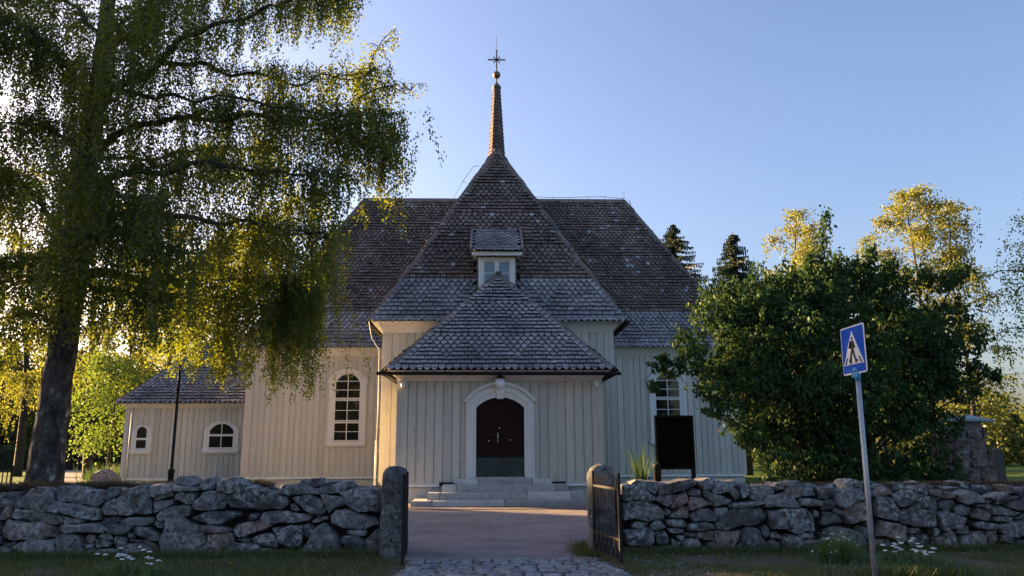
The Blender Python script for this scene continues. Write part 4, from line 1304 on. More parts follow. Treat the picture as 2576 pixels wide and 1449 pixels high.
g0, g1 = at(1496, 1392, 12.22), at(1563, 1426, 11.0)
gate(g0.x, 12.22, g1.x, 11.0, .06, 'black wrought-iron gate leaf standing open before the post by the grass tuft')
g0, g1 = at(1021, 1392, 12.22), at(1012, 1430, 11.0)
gate(g0.x, 12.22, g1.x, 11.0, .06, 'black wrought-iron gate leaf seen almost edge-on beside the post below the annex')

# ------------------------------------------------------------------ pedestrian crossing sign
pb, pt = at(2203, 1475, 9.3), at(2156, 930, 9.3)
ax = (pt - pb).normalized()
base = pb - ax * (pb.z / ax.z + .0)
sign = empty('road_sign', (base.x, base.y, 0), 0, 'blue and white pedestrian crossing sign on a leaning grey steel pole', 'road sign')
rel = lambda p: Vector(p) - Vector((base.x, base.y, 0))
M_BLUE = mat_simple('sign_blue', (0.002, 0.075, 0.46), 0.6, (0.002, 0.07, 0.43), 5, spec=.15)
M_SWHITE = mat_simple('sign_white', (0.74, 0.75, 0.76), 0.4, (0.66, 0.67, 0.68), 5)
M_SBLACK = mat_simple('sign_black', (0.012, 0.012, 0.013), 0.4, (0.01, 0.01, 0.01))
M_CLAMP = mat_simple('blue_clamp', (0.06, 0.30, 0.56), 0.45, (0.05, 0.25, 0.5), 8)
top = rel(pt)
mb = MB(); mb.tube([(0, 0, -.1) - ax * 0 if False else Vector((0, 0, 0)) - ax * .1, top - ax * .04], .030, 16); mb.build('pole', M_STEEL, sign, True)
tl, tr, br, bl = (2120, 825), (2173, 813), (2181, 935), (2127, 942)
S = .52                         # plate size
Hs = (at(2150, 818, 9.3) - at(2154, 938, 9.3)).length
S = Hs
ang = radians(89)               # plate turned away from the viewer; its near edge is the one towards the road's far side
ctr = (at(2147, 880, 9.3)) - Vector((base.x, base.y, 0))
xdir = Vector((cos(ang), -sin(ang), 0))       # towards the near edge, seen left to right
zdir = (ax - xdir * ax.dot(xdir)).normalized()
ydir = zdir.cross(xdir)
PM = Matrix((xdir, ydir, zdir)).transposed().to_4x4()
PM.translation = ctr


def sheet_part(name, poly, y0, y1, mat):
    mb = MB(); mb.prism([(x * S, z * S) for x, z in poly], y0, y1)
    o = mb.build(name, mat, sign); o.matrix_local = PM
    return o


def rr(h, r, n=4):
    out = []
    for cx, cz, a in ((h - r, -h + r, -pi / 2), (h - r, h - r, 0), (-h + r, h - r, pi / 2), (-h + r, -h + r, pi)):
        for k in range(n + 1): out.append((cx + r * cos(a + pi / 2 * k / n), cz + r * sin(a + pi / 2 * k / n)))
    return out


sheet_part('plate', rr(.5, .05), -.004, .004, M_SWHITE)
sheet_part('blue_field', rr(.47, .04), -.007, -.0045, M_BLUE)
sheet_part('triangle', [(-.43, -.30), (.43, -.30), (0, .40)], -.010, -.0075, M_SWHITE)
for x in (-.30, -.10, .10, .30):
    sheet_part('stripe', [(x * 1.12 - .035, -.285), (x * 1.12 + .035, -.285), (x * .82 + .025, -.15), (x * .82 - .025, -.15)], -.0125, -.0105, M_SBLACK)
fig = MB()
for poly in ([(-.035 + .035 * cos(a) + .035, .235 + .037 * sin(a)) for a in [2 * pi * k / 10 for k in range(10)]],
             [(-.045, .19), (.045, .19), (.055, .04), (.035, .02), (-.035, .02), (-.05, .05)],
             [(-.035, .03), (.015, .03), (-.06, -.14), (-.12, -.25), (-.165, -.25), (-.10, -.13)],
             [(-.01, .03), (.04, .03), (.085, -.12), (.15, -.23), (.20, -.215), (.195, -.245), (.125, -.255), (.045, -.11)],
             [(.035, .185), (.055, .17), (.12, .04), (.105, .03)], [(-.045, .18), (-.03, .15), (-.095, .03), (-.11, .05)]):
    fig.prism([(x * S, z * S) for x, z in poly], -.0125 - .0004 * len(fig.f), -.0105)
o = fig.build('walking_figure', M_SBLACK, sign); o.matrix_local = PM
mb = MB(); mb.tube([top - ax * .13, top + ax * .015], .039, 14)
mb.build('clamp', M_CLAMP, sign, True)
sheet_part('clamp_tongue', [(-.13, -.56), (.13, -.56), (.12, -.42), (.06, -.37), (-.06, -.37), (-.12, -.42)], -.014, -.0075, M_CLAMP)
for x in (-.06, .06): sheet_part('bolt', [(x + .02 * cos(2 * pi * k / 8), -.45 + .02 * sin(2 * pi * k / 8)) for k in range(8)], -.02, -.0142, M_IRON)

# ------------------------------------------------------------------ yard lamp
lb = at(430, 1200, 20)
lp = empty('lamp_post', (lb.x, 20, 0), 0, 'slim black lamp post with a tapered pale lantern before the annex', 'lamp post')
mb = MB(); mb.lathe([(.075, -.05), (.075, 1.05), (.085, 1.06), (.085, 1.12), (.04, 1.16), (.034, 4.1), (.03, 4.14)], 12); mb.build('pole', M_IRON, lp, True)
mb = MB(); mb.lathe([(.05, 4.12), (.14, 4.18), (.25, 4.44), (.25, 4.46)], 14); mb.build('lantern_glass', mat_simple('frosted_glass', (.55, .52, .45), .35), lp, True)
mb = MB(); mb.lathe([(.29, 4.46), (.30, 4.48), (.12, 4.58), (.03, 4.62)], 14); mb.build('lantern_cap', M_IRON, lp, True)

# ------------------------------------------------------------------ notice board, planter grass
b0, b1 = at(1646, 1045, 20), at(1740, 1052, 20.1)
nbd = empty('notice_board', ((b0.x + b1.x) / 2, 20, 0), atan2(.1, b1.x - b0.x), 'tall black notice board on two legs before the church wall', 'notice board')
hw = (b1.x - b0.x) / 2
mb = MB(); mb.box(-hw, hw, -.03, .03, 1.08, 2.40); mb.build('panel', M_BLACK, nbd)
mb = MB(); mb.ring([(-hw - .012, 1.06), (hw + .012, 1.06), (hw + .012, 2.42), (-hw - .012, 2.42)], [(-hw + .03, 1.11), (hw - .03, 1.11), (hw - .03, 2.37), (-hw + .03, 2.37)], -.045, .045); mb.build('frame', M_IRON, nbd)
for s in (-1, 1):
    mb = MB(); mb.box(s * (hw - .04) - .045, s * (hw - .04) + .045, -.05, .05, -.05, 1.059); mb.build('leg', M_IRON, nbd)
s_ = at(1652, 1185, 19.2)
mb = MB(); mb.lathe([(.08, -.05), (.08, s_.z + .08), (.095, s_.z + .09), (.095, s_.z + .16), (.02, s_.z + .2)], 12)
tag(mb.build('bollard', M_IRON, None, True), 'short black bollard beside the tall notice board', 'bollard').location = (s_.x, 19.2, 0)


def blades(name, C, h, w, mat, parent=None, lean=.4, seg=1):
    """grass blades as narrow triangles; C (n,3) feet"""
    n = len(C)
    ang = rng.uniform(0, 2 * pi, n)
    H = h * rng.uniform(.5, 1.15, n)
    side = np.stack([np.cos(ang), np.sin(ang), np.zeros(n)], 1) * (w * rng.uniform(.6, 1.2, n))[:, None]
    la = rng.uniform(0, 2 * pi, n)
    tip = C + np.stack([np.cos(la) * lean * H, np.sin(la) * lean * H, H], 1) * rng.uniform(.6, 1.1, n)[:, None]
    V = np.empty((n, 3, 3)); V[:, 0] = C - side; V[:, 1] = C + side; V[:, 2] = tip
    return poly_mesh(name, V, mat, parent)


def poly_mesh(name, V, mat, parent=None):
    n, k, _ = V.shape
    me = bpy.data.meshes.new(name)
    me.vertices.add(n * k)
    me.vertices.foreach_set('co', V.astype(np.float32).ravel())
    me.loops.add(n * k)
    me.loops.foreach_set('vertex_index', np.arange(n * k, dtype=np.int32))
    me.polygons.add(n)
    me.polygons.foreach_set('loop_start', np.arange(0, n * k, k, dtype=np.int32))
    me.materials.append(mat)
    me.update(calc_edges=True)
    return link(name, me, parent)


gp = at(1612, 1200, 18.6)
tg = empty('ornamental_grass', (gp.x, 18.6, 0), 0, 'tall arching green grass plant beside the black notice board', 'plant')
V = []
for k in range(46):
    a = rnd.uniform(0, 2 * pi); L = rnd.uniform(.75, 1.4); sp = rnd.uniform(.05, .6); w = .024
    px, py, z0 = cos(a) * .07, sin(a) * .07, .6
    prev = None
    for i in range(6):
        t = i / 5
        x, y, z = px + cos(a) * sp * t ** 1.6, py + sin(a) * sp * t ** 1.6, z0 + L * (t - .22 * sp * t * t * 2)
        ww = w * (1 - t * .9)
        cur = ((x - sin(a) * ww, y + cos(a) * ww, z), (x + sin(a) * ww, y - cos(a) * ww, z))
        if prev: V.append((prev[0], prev[1], cur[1], cur[0]))
        prev = cur
poly_mesh('blades', np.array(V), M_REED, tg)
mb = MB(); mb.lathe([(.2, -.02), (.24, .3), (.26, .6), (.22, .6), (.02, .58)], 16); mb.build('planter', M_STONE, tg, True)
C = np.stack([rng.normal(0, .2, 500), rng.normal(0, .12, 500), np.full(500, .58)], 1)
blades('ground_flowers', C, .16, .012, mat_leaf('heather', (0.05, 0.03, 0.03), (0.12, 0.06, 0.06), (0.1, 0.05, 0.05), .2, .02), tg, .9)

# ------------------------------------------------------------------ stone monument and graves at the right
m0 = at(2450, 1120, 21)
mon = empty('stone_monument', (m0.x, 21, 0), 0, 'pillar of reddish mortared boulders with a copper cap behind the bush', 'monument')


def outline_x(z):      # left and right reach of the pillar at height z
    return -.50 - .12 * max(0, 1.7 - z), .34 + .14 * max(0, 1.9 - z)


mb = MB()
lev = [-.1, .3, .7, 1.1, 1.5, 1.9, 2.25]
V, Fs = [], []
for z in lev:
    a, b_ = outline_x(z)
    if z > 2.0: a = -.2
    V += [(a + .06, .0, z), (b_ - .06, .0, z), (b_ - .06, .9, z), (a + .06, .9, z)]
for i in range(len(lev) - 1):
    for j in range(4): Fs.append((i * 4 + j, i * 4 + (j + 1) % 4, i * 4 + 4 + (j + 1) % 4, i * 4 + 4 + j))
Fs.append(tuple(len(lev) * 4 - 4 + j for j in range(4)))
mb.add(V, Fs)
mb.build('mortar_core', M_MORTAR, mon)


def face_stones(x0f, x1f, z0, z1, place, seed):
    z = z0
    k = 0
    while z < z1:
        h = rnd.uniform(.26, .38)
        x, xe = x0f(z), x1f(z)
        while x < xe - .08:
            w = min(rnd.uniform(.26, .5), xe - x)
            poly = [(x + w * a + rnd.uniform(-.03, .03), z + h * b_ + rnd.uniform(-.03, .03)) for a, b_ in ((.05, .2), (.3, .04), (.7, .06), (.97, .25), (.95, .7), (.65, .96), (.3, .93), (.03, .7))]
            o = link('stone', stone_mesh(poly, rnd.uniform(.05, .1), M_STONE_RED, seed + k, .12), mon)
            o.matrix_local = place
            k += 1
            x += w
        z += h


face_stones(lambda z: outline_x(z)[0] if z < 1.95 else -.2, lambda z: outline_x(z)[1], -.05, 1.9, Matrix.Translation((0, .02, 0)), 3000)
face_stones(lambda z: -.9, lambda z: 0, -.05, 1.8, Matrix.Translation((-.60, 0, 0)) @ Matrix.Rotation(-pi / 2, 4, 'Z'), 3200)
mb = MB(); mb.add([(-.34, -.12, 2.33), (.62, -.12, 2.30), (.62, .9, 2.30), (-.34, .9, 2.33), (.05, .35, 2.46), (.25, .4, 2.46), (-.34, -.12, 2.27), (.62, -.12, 2.25), (.62, .9, 2.25), (-.34, .9, 2.27)],
                  [(0, 1, 5, 4), (1, 2, 5), (2, 3, 4, 5), (3, 0, 4), (0, 6, 7, 1), (1, 7, 8, 2), (2, 8, 9, 3), (3, 9, 6, 0), (6, 9, 8, 7)])
mb.build('copper_cap', mat_simple('weathered_copper', (.22, .30, .30), .5, (.15, .2, .2), 5), mon)
gv = at(2515, 1190, 30)
gs = empty('gravestone', (gv.x, 30, 0), 0, 'dark upright gravestone on the grass beside the stone pillar', 'gravestone')
ht = at(2515, 1130, 30).z
mb = MB(); mb.prism([(-.20, .25), (.20, .25), (.16, ht - .12), (.09, ht), (-.09, ht + .05), (-.16, ht - .05)], -.1, .1); mb.build('slab', mat_simple('dark_granite', (.035, .035, .038), .5, (.022, .022, .024), 20), gs)
mb = MB(); mb.box(-.36, .36, -.2, .2, -.05, .28); mb.build('base', M_GRANITE, gs)

# far-left grave fence, boulder by the annex path
fp = at(30, 1190, 22)
fe = empty('grave_fence', (fp.x, 22, 0), 0, 'low black iron fence with upright bars on the lawn behind the wall', 'fence')
for z in (.25, 1.05):
    mb = MB(); mb.bar((-2.2, 0, z), (0, 0, z), .03); mb.build('rail', M_IRON, fe)
mb = MB(); mb.bar((0, 0, 0), (0, 0, 1.15), .022); me = mb.mesh('bar', M_IRON)
for k in range(18): link('bar', me, fe).location = (-.12 * k, 0, 0)
mb = MB(); mb.bar((0, 0, -.05), (0, 0, 1.22), .045); mb.build('corner_bar', M_IRON, fe)
bp = at(262, 1195, 33)
poly = [(-.5, 0), (-.3, -.2), (.45, -.2), (.55, .1), (.35, .6), (.0, .82), (-.25, .7), (-.45, .35)]
o = link('boulder', stone_mesh(poly, .3, M_STONE, 77, .5)); o.location = (bp.x, 33, .02)
tag(o, 'grey boulder at the kerb of the path beside the annex', 'boulder')
# ------------------------------------------------------------------ vegetation
def leaf_quads(C, size, droop=.8, aspect=.72, spread=1.0):
    """rhombic leaves hanging from the points C"""
    n = len(C)
    a = rng.normal(0, 1, (n, 3)) * spread
    a[:, 2] -= droop * 2.0
    a /= np.linalg.norm(a, axis=1)[:, None]
    s = np.cross(a, rng.normal(0, 1, (n, 3)))
    s /= np.maximum(np.linalg.norm(s, axis=1), 1e-6)[:, None]
    L = (size * rng.uniform(.65, 1.2, n))[:, None]
    V = np.empty((n, 4, 3))
    V[:, 0] = C
    V[:, 1] = C + a * L * .42 + s * L * aspect * .5
    V[:, 2] = C + a * L
    V[:, 3] = C + a * L * .42 - s * L * aspect * .5
    return V


def smooth_path(pts, per=6):
    """Catmull-Rom through the points"""
    P_ = [Vector(p) for p in pts]
    out = []
    for i in range(len(P_) - 1):
        p0, p1, p2, p3 = P_[max(i - 1, 0)], P_[i], P_[i + 1], P_[min(i + 2, len(P_) - 1)]
        for k in range(per):
            t = k / per
            out.append(.5 * ((2 * p1) + (p2 - p0) * t + (2 * p0 - 5 * p1 + 4 * p2 - p3) * t * t + (3 * p1 - p0 - 3 * p2 + p3) * t ** 3))
    out.append(P_[-1])
    return out


class Tree:
    def __init__(s, name, label, cat, loc, group=None):
        s.root = empty(name, loc, 0, label, cat, group)
        s.o = Vector(loc)
        s.wood = MB()
        s.leaf = []

    def limb(s, path, r0, r1, sides=7, wob=0.0):
        n = len(path)
        pp_ = [p - s.o + (noise.noise_vector(p * 1.3) * wob if 0 < i < n - 1 else Vector((0, 0, 0))) for i, p in enumerate(path)]
        s.wood.tube(pp_, [r0 + (r1 - r0) * (i / (n - 1)) ** .8 for i in range(n)], sides)

    def strands(s, path, count, length, spread, step=.045, per=2, jit=.06, t0=.15, out=None, twig=0.0, power=.8, zmin=-1e9):
        """hanging leafy twigs along a bough"""
        n = len(path)
        for _ in range(count):
            t = t0 + (1 - t0) * rnd.random() ** power
            f = t * (n - 1)
            i = min(int(f), n - 2)
            p = path[i].lerp(path[i + 1], f - i)
            q = Vector((rnd.gauss(0, spread), rnd.gauss(0, spread), rnd.gauss(.1, spread * .45)))
            st = p + q
            L = length * rnd.uniform(.25, 1.0)
            m_ = max(3, int(L / step))
            dr = Vector((rnd.gauss(0, .10), rnd.gauss(0, .10), 0))
            ts = np.linspace(0, 1, m_)
            base_ = np.array(st)[None] + np.stack([dr.x * ts * L + .03 * np.sin(ts * 6 + rnd.random() * 6), dr.y * ts * L, -ts * L], 1)
            C = np.repeat(base_, per, 0) + rng.normal(0, jit, (m_ * per, 3))
            C = C[C[:, 2] > zmin]
            # twig reaching from the bough
            k = max(2, int(q.length / .07))
            ts2 = np.linspace(.3, 1, k)[:, None]
            C2 = np.array(p)[None] * (1 - ts2) + np.array(st)[None] * ts2 + rng.normal(0, jit, (k, 3))
            s.leaf.append(C); s.leaf.append(C2)
            if twig and rnd.random() < twig:
                mid = p.lerp(st, .5) + Vector((0, 0, .08))
                s.wood.tube([p - s.o, mid - s.o, st - s.o, st - s.o + Vector((dr.x * L * .5, dr.y * L * .5, -L * .5))], [.014, .010, .006, .003], 4, cap=False)

    def finish(s, wood_mat, leaf_mat, size, droop=.8, aspect=.72, spread=1.0):
        t = s.wood.build('trunk', wood_mat, s.root, True, fix=False)
        C = np.concatenate(s.leaf) - np.array(s.o)[None]
        c = poly_mesh('crown', leaf_quads(C, size, droop, aspect, spread), leaf_mat, s.root)
        return s.root, len(C)


# ---- the big weeping birch
BY = 17.0
b0 = at(112, 1215, BY)
bt = Tree('birch_tree', 'old weeping birch with dark cracked trunk and hanging yellow-green leaves', 'tree', (b0.x, BY, 0))
tr_px = [(104, 1330), (112, 1215), (136, 1020), (163, 850), (184, 700), (205, 520), (235, 300), (262, 100), (285, -120), (300, -360), (310, -560)]
tp = smooth_path([at(x, y, BY) for x, y in tr_px], 5)
rad = [.46, .37, .31, .29, .27, .25, .22, .18, .14, .09, .05]
rr_ = []
for i in range(len(tp)):
    f = i / 5
    k = min(int(f), len(rad) - 2)
    rr_.append(rad[k] + (rad[k + 1] - rad[k]) * (f - k))
bt.wood.tube([p - bt.o + noise.noise_vector(p * 1.1) * .05 for p in tp], rr_, 18)
BOUGHS = [  # path in survey pixels, depth at start and end, start radius, strand count, strand length
 ([(185, 685), (300, 697), (420, 690), (520, 655), (580, 600), (640, 560), (720, 520), (800, 500)], 17, 19.6, .17, 120, 2.2),
 ([(520, 655), (570, 690), (650, 715), (720, 720), (775, 735)], 18.4, 20.4, .07, 150, 2.9),
 ([(580, 600), (680, 620), (750, 650), (800, 690)], 18.8, 20.8, .06, 100, 2.9),
 ([(360, 697), (440, 715), (520, 750), (600, 770)], 18.0, 20.0, .05, 110, 2.3),
 ([(200, 560), (300, 545), (450, 560), (600, 560), (740, 580), (825, 600)], 17, 16.4, .13, 110, 1.3),
 ([(215, 470), (330, 430), (470, 420), (620, 430), (760, 440), (870, 450)], 17, 16.0, .13, 140, 1.5),
 ([(225, 400), (300, 335), (420, 300), (560, 290), (700, 300), (840, 330), (935, 370)], 17, 17.4, .13, 140, 1.4),
 ([(840, 330), (920, 310), (975, 330), (990, 360)], 17.2, 17.2, .04, 34, 1.5),
 ([(935, 370), (965, 390), (985, 420)], 17.2, 17.2, .03, 16, 1.5),
 ([(235, 300), (300, 230), (390, 160), (470, 100), (560, 60), (680, 20), (800, -20), (890, -30)], 17, 16.4, .15, 120, 1.4),
 ([(390, 160), (500, 170), (640, 190), (760, 200), (870, 190), (950, 175)], 16.8, 17.6, .08, 100, 1.5),
 ([(870, 190), (930, 150), (965, 110), (985, 85)], 17.6, 17.6, .03, 14, .5),
 ([(900, 260), (960, 235), (1010, 225), (1035, 228)], 17.4, 17.4, .03, 14, .35),
 ([(300, 235), (420, 245), (600, 255), (760, 280), (900, 290), (975, 290)], 17, 16.2, .07, 110, 1.4),
 ([(250, 150), (350, 60), (480, -30), (620, -80), (760, -90), (880, -80)], 17, 17.4, .10, 170, 1.9),
 ([(235, 300), (200, 200), (120, 120), (20, 60), (-90, 40)], 17, 15.8, .10, 130, 2.0),
 ([(262, 100), (180, 20), (60, -60), (-60, -90)], 17, 17.6, .09, 110, 2.2),
 ([(205, 520), (190, 375), (130, 322), (60, 300), (-60, 330)], 17, 16.6, .12, 90, 1.5),
 ([(192, 600), (80, 480), (0, 440), (-90, 440)], 17, 17.6, .10, 90, 1.6),
 ([(185, 690), (60, 650), (-90, 680)], 17, 16.2, .09, 80, 1.3),
 ([(165, 830), (70, 790), (-60, 840)], 17, 17.6, .07, 60, 1.0),
 ([(205, 520), (215, 440), (230, 400)], 17, 14.9, .06, 60, 2.0),
 ([(184, 700), (190, 620), (200, 590)], 17, 15.2, .05, 55, 1.9),
 ([(235, 300), (250, 200), (280, 140)], 17, 14.8, .06, 65, 2.0),
 ([(262, 100), (330, 40), (400, -10)], 17, 14.8, .06, 65, 1.8),
 ([(215, 470), (330, 500), (420, 520)], 17, 15.0, .06, 60, 1.5),
 ([(184, 720), (300, 740), (420, 760)], 17, 16.0, .07, 80, 1.2),
 ([(205, 520), (330, 600), (470, 640)], 17, 15.4, .07, 90, 1.4),
 ([(225, 400), (400, 400), (560, 380), (700, 380)], 17, 19.4, .07, 100, 1.4),
]
for px, ya, yb, r0, cnt, ln in BOUGHS:
    n = len(px)
    path = smooth_path([at(x, y, ya + (yb - ya) * i / (n - 1)) for i, (x, y) in enumerate(px)], 5)
    bt.limb(path, r0 * .8, .008, 7, .28)
    small = ln < .6
    bt.strands(path, int(cnt * 1.45 if ya < 17.5 else cnt), ln, .14 if small else .34, .042, 3, .055, .15 if r0 > .06 else .05, twig=.5)
_, nleaf = bt.finish(M_BARK, M_LEAF_BIRCH, .066, 1.0, .75, .9)
print('birch leaves', nleaf)


# ---- other trees
def simple_birch(name, label, x, y, h, cw, z0, seed, mat, size=.14, strands=260, group=None, lean=0.0, bark=M_BARK2, trunk_r=.2, length=1.6, per=2):
    t = Tree(name, label, 'tree', (x, y, 0), group)
    rs = random.Random(seed)
    top = Vector((x + lean, y, h))
    trunk = smooth_path([(x, y, -.1), (x + lean * .2 + rs.uniform(-.2, .2), y, h * .33), (x + lean * .6 + rs.uniform(-.25, .25), y, h * .66), top], 5)
    t.limb(trunk, trunk_r, .02, 9)
    nb = 22
    for k in range(nb):
        f = z0 / h + (1 - z0 / h) * (k + .3) / nb
        i = min(int(f * (len(trunk) - 1)), len(trunk) - 2)
        p = trunk[i].lerp(trunk[i + 1], f * (len(trunk) - 1) - i)
        a = k * 2.4 + rs.uniform(-.4, .4)
        L = cw * (1 - ((f - .45) / .62) ** 2 if f > .45 else .75 + .5 * f) * rs.uniform(.65, 1.05)
        L = max(L, .35)
        d = Vector((cos(a), sin(a), 0))
        br = smooth_path([p, p + d * L * .4 + Vector((0, 0, L * .35)), p + d * L * .8 + Vector((0, 0, L * .45)), p + d * L + Vector((0, 0, L * .35))], 4)
        t.limb(br, trunk_r * .3 * (1 - f * .6), .01, 5)
        t.strands(br, max(3, int(strands / nb)), length * rs.uniform(.6, 1.1), .32 + .03 * cw, .11, per, .10, .25)
    return t.finish(bark, mat, size, .9, .75, .9)


def spruce(label, x, y, h, r, seed, dens=1.0):
    t = Tree('spruce_tree', label, 'tree', (x, y, 0), 'spruces behind the church')
    rs = random.Random(seed)
    t.limb([Vector((x, y, -.1)), Vector((x, y, h * .5)), Vector((x, y, h))], .28, .02, 8)
    V = []
    z = h * .12
    while z < h - .1:
        f = (z / h)
        L0 = r * (1 - f) ** .8 + .16
        nbr = int(8 + 5 * (1 - f))
        for k in range(nbr):
            a = rs.uniform(0, 2 * pi)
            L = L0 * rs.uniform(.65, 1.1)
            d = Vector((cos(a), sin(a), 0)); s_ = Vector((-sin(a), cos(a), 0))
            m_ = max(4, int(L / .12 * dens))
            for j in range(m_):
                u = (j + .6) / m_
                c = Vector((x, y, z)) + d * L * u + Vector((0, 0, -.30 * L * u + .16 * L * u * u))
                for s1 in (-1, 1):
                    tip = c + (d * .55 + s_ * s1 * .8) * (.34 * (1.15 - u)) * max(.5, L0 / r + .2) + Vector((0, 0, rs.uniform(-.16, .02)))
                    wv = Vector((rs.uniform(-.5, .5), rs.uniform(-.5, .5), 1)).normalized() * .075
                    V.append((c - wv, tip - wv * .2, tip + wv * .2, c + wv))
                    # hanging twiglets
                    e_ = c + Vector((rs.uniform(-.08, .08), rs.uniform(-.08, .08), -rs.uniform(.12, .3)))
                    V.append((c - d * .05, e_ - d * .015, e_ + d * .015, c + d * .05))
        z += .30 * (1.1 - f * .55)
    A = np.array([[tuple(q - t.o) for q in f_] for f_ in V])
    t.wood.build('trunk', M_BARK2, t.root, True, fix=False)
    poly_mesh('crown', A, M_NEEDLE, t.root)


p = at(1693, 562, 62)
spruce('dark spruce rising just behind the shingled roof slope', p.x, 62, p.z, 9.0, 3)
p = at(1843, 582, 46)
spruce('narrow spruce standing clear between the roof and the bush', p.x, 46, p.z, 5.6, 4)

RB = 'golden birches behind the bush'
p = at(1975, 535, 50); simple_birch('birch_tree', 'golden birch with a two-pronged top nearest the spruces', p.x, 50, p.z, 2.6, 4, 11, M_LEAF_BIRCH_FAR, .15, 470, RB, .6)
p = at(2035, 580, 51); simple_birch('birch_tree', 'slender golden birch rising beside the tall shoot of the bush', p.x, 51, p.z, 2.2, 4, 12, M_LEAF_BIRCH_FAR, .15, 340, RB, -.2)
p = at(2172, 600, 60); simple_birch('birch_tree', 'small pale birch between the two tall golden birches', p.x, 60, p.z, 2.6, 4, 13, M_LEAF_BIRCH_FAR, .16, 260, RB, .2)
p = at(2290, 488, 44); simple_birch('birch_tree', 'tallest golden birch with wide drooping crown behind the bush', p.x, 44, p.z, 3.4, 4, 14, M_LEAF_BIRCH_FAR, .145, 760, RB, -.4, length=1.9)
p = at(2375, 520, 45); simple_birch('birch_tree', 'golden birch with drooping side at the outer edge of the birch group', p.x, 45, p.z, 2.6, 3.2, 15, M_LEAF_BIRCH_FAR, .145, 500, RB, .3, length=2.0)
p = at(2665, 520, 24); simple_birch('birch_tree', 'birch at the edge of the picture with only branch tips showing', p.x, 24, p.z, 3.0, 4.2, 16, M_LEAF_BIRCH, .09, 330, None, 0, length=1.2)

LB = 'birches behind the annex'
for px, py, Y, cw, n_, lab, sd in ((236, 470, 46, 3.8, 560, 'birch with a pale bare trunk behind the young maple', 21), (60, 430, 52, 4.2, 560, 'birch behind the trunk of the old birch', 22), (420, 560, 50, 3.8, 520, 'birch rising behind the black lamp post', 23),
                                   (560, 620, 56, 4.2, 480, 'birch standing over the annex roof', 24), (-70, 480, 56, 4.0, 420, 'birch at the edge of the lawn by the hedge', 25), (330, 500, 62, 4.4, 420, 'farther birch seen between the lamp post and the pale trunk', 26)):
    p = at(px, py, Y); q = at(px - 5, 1100, Y)
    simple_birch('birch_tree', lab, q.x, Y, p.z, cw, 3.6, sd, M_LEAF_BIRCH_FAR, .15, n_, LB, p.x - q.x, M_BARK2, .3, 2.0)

p = at(285, 905, 41); q = at(270, 1150, 41)
t = Tree('young_maple', 'young bright green leafy tree beside the annex corner', 'tree', (q.x, 41, 0))
t.limb([Vector((q.x, 41, 0)), Vector((q.x + .1, 41, 2)), Vector((q.x + .15, 41, p.z))], .1, .02, 8)
for k in range(60):
    a, zz = rnd.uniform(0, 2 * pi), rnd.uniform(1.7, p.z)
    R_ = 1.75 * sqrt(max(.1, 1 - ((zz - 3.0) / (p.z - 2.4)) ** 2)) * rnd.uniform(.5, 1)
    c = np.array((q.x + cos(a) * R_, 41 + sin(a) * R_, zz))
    t.leaf.append(c[None] + rng.normal(0, .32, (90, 3)))
    if k % 3 == 0: t.limb([Vector((q.x + .1, 41, max(1.5, zz - .8))), Vector(c)], .03, .008, 5)
t.finish(M_BARK2, M_LEAF_MAPLE, .13, .4, .9)

# ---- the big bush on the right
UX = at(2080, 1210, 18.0)
bu = Tree('shrub_tree', 'large dark green leafy bush standing behind the crossing sign', 'bush', (UX.x, 18.0, 0))
lobes = [(1690, 925, 17.2, .26), (1662, 915, 17.2, .16), (1650, 975, 17.2, .10), (1735, 860, 17.3, .42), (1775, 790, 17.6, .42), (1820, 745, 18.0, .42), (1880, 735, 18.2, .45), (1950, 725, 18.4, .45), (2020, 715, 18.4, .45), (2090, 705, 18.4, .45),
         (2160, 690, 18.4, .42), (2230, 710, 18.4, .42), (2300, 700, 18.4, .42), (2370, 705, 18.2, .36), (2415, 690, 18.2, .2), (2390, 790, 18.2, .45), (2430, 860, 18.2, .42), (2460, 930, 18.0, .30), (2510, 950, 18.0, .13), (2420, 980, 18.0, .40), (2380, 1060, 17.8, .45),
         (2340, 1130, 17.6, .42), (2250, 1165, 17.4, .38), (2170, 1160, 17.0, .42), (2090, 1165, 16.8, .40), (2010, 1160, 16.8, .36), (1945, 1140, 16.8, .34), (1900, 1090, 16.8, .36), (1840, 1030, 16.8, .42), (1790, 970, 16.8, .42), (1740, 910, 17.0, .36),
         (1875, 1110, 16.8, .2), (1800, 1030, 16.8, .2)] + [(1950 + 55 * k, 1205 + 10 * (k % 2), 16.9 + .12 * (k % 3), .34 + .05 * (k % 2)) for k in range(9)] + [(1980 + 70 * k, 1200, 18.6, .42) for k in range(6)]
for k in range(80):
    a = rnd.uniform(0, 2 * pi); r_ = sqrt(rnd.random())
    lobes.append((2070 + 300 * r_ * cos(a), 920 + 225 * r_ * sin(a), 18.2 - 2.2 * sqrt(max(0, 1 - r_ * r_)) * rnd.uniform(.3, 1.0), rnd.uniform(.35, .62)))
for k in range(50):
    a = rnd.uniform(0, 2 * pi); r_ = sqrt(rnd.random())
    lobes.append((2085 + 270 * r_ * cos(a), 920 + 210 * r_ * sin(a), 18.6 + 1.6 * rnd.random(), rnd.uniform(.4, .65)))
stem0 = Vector((UX.x, 18.0, 0))
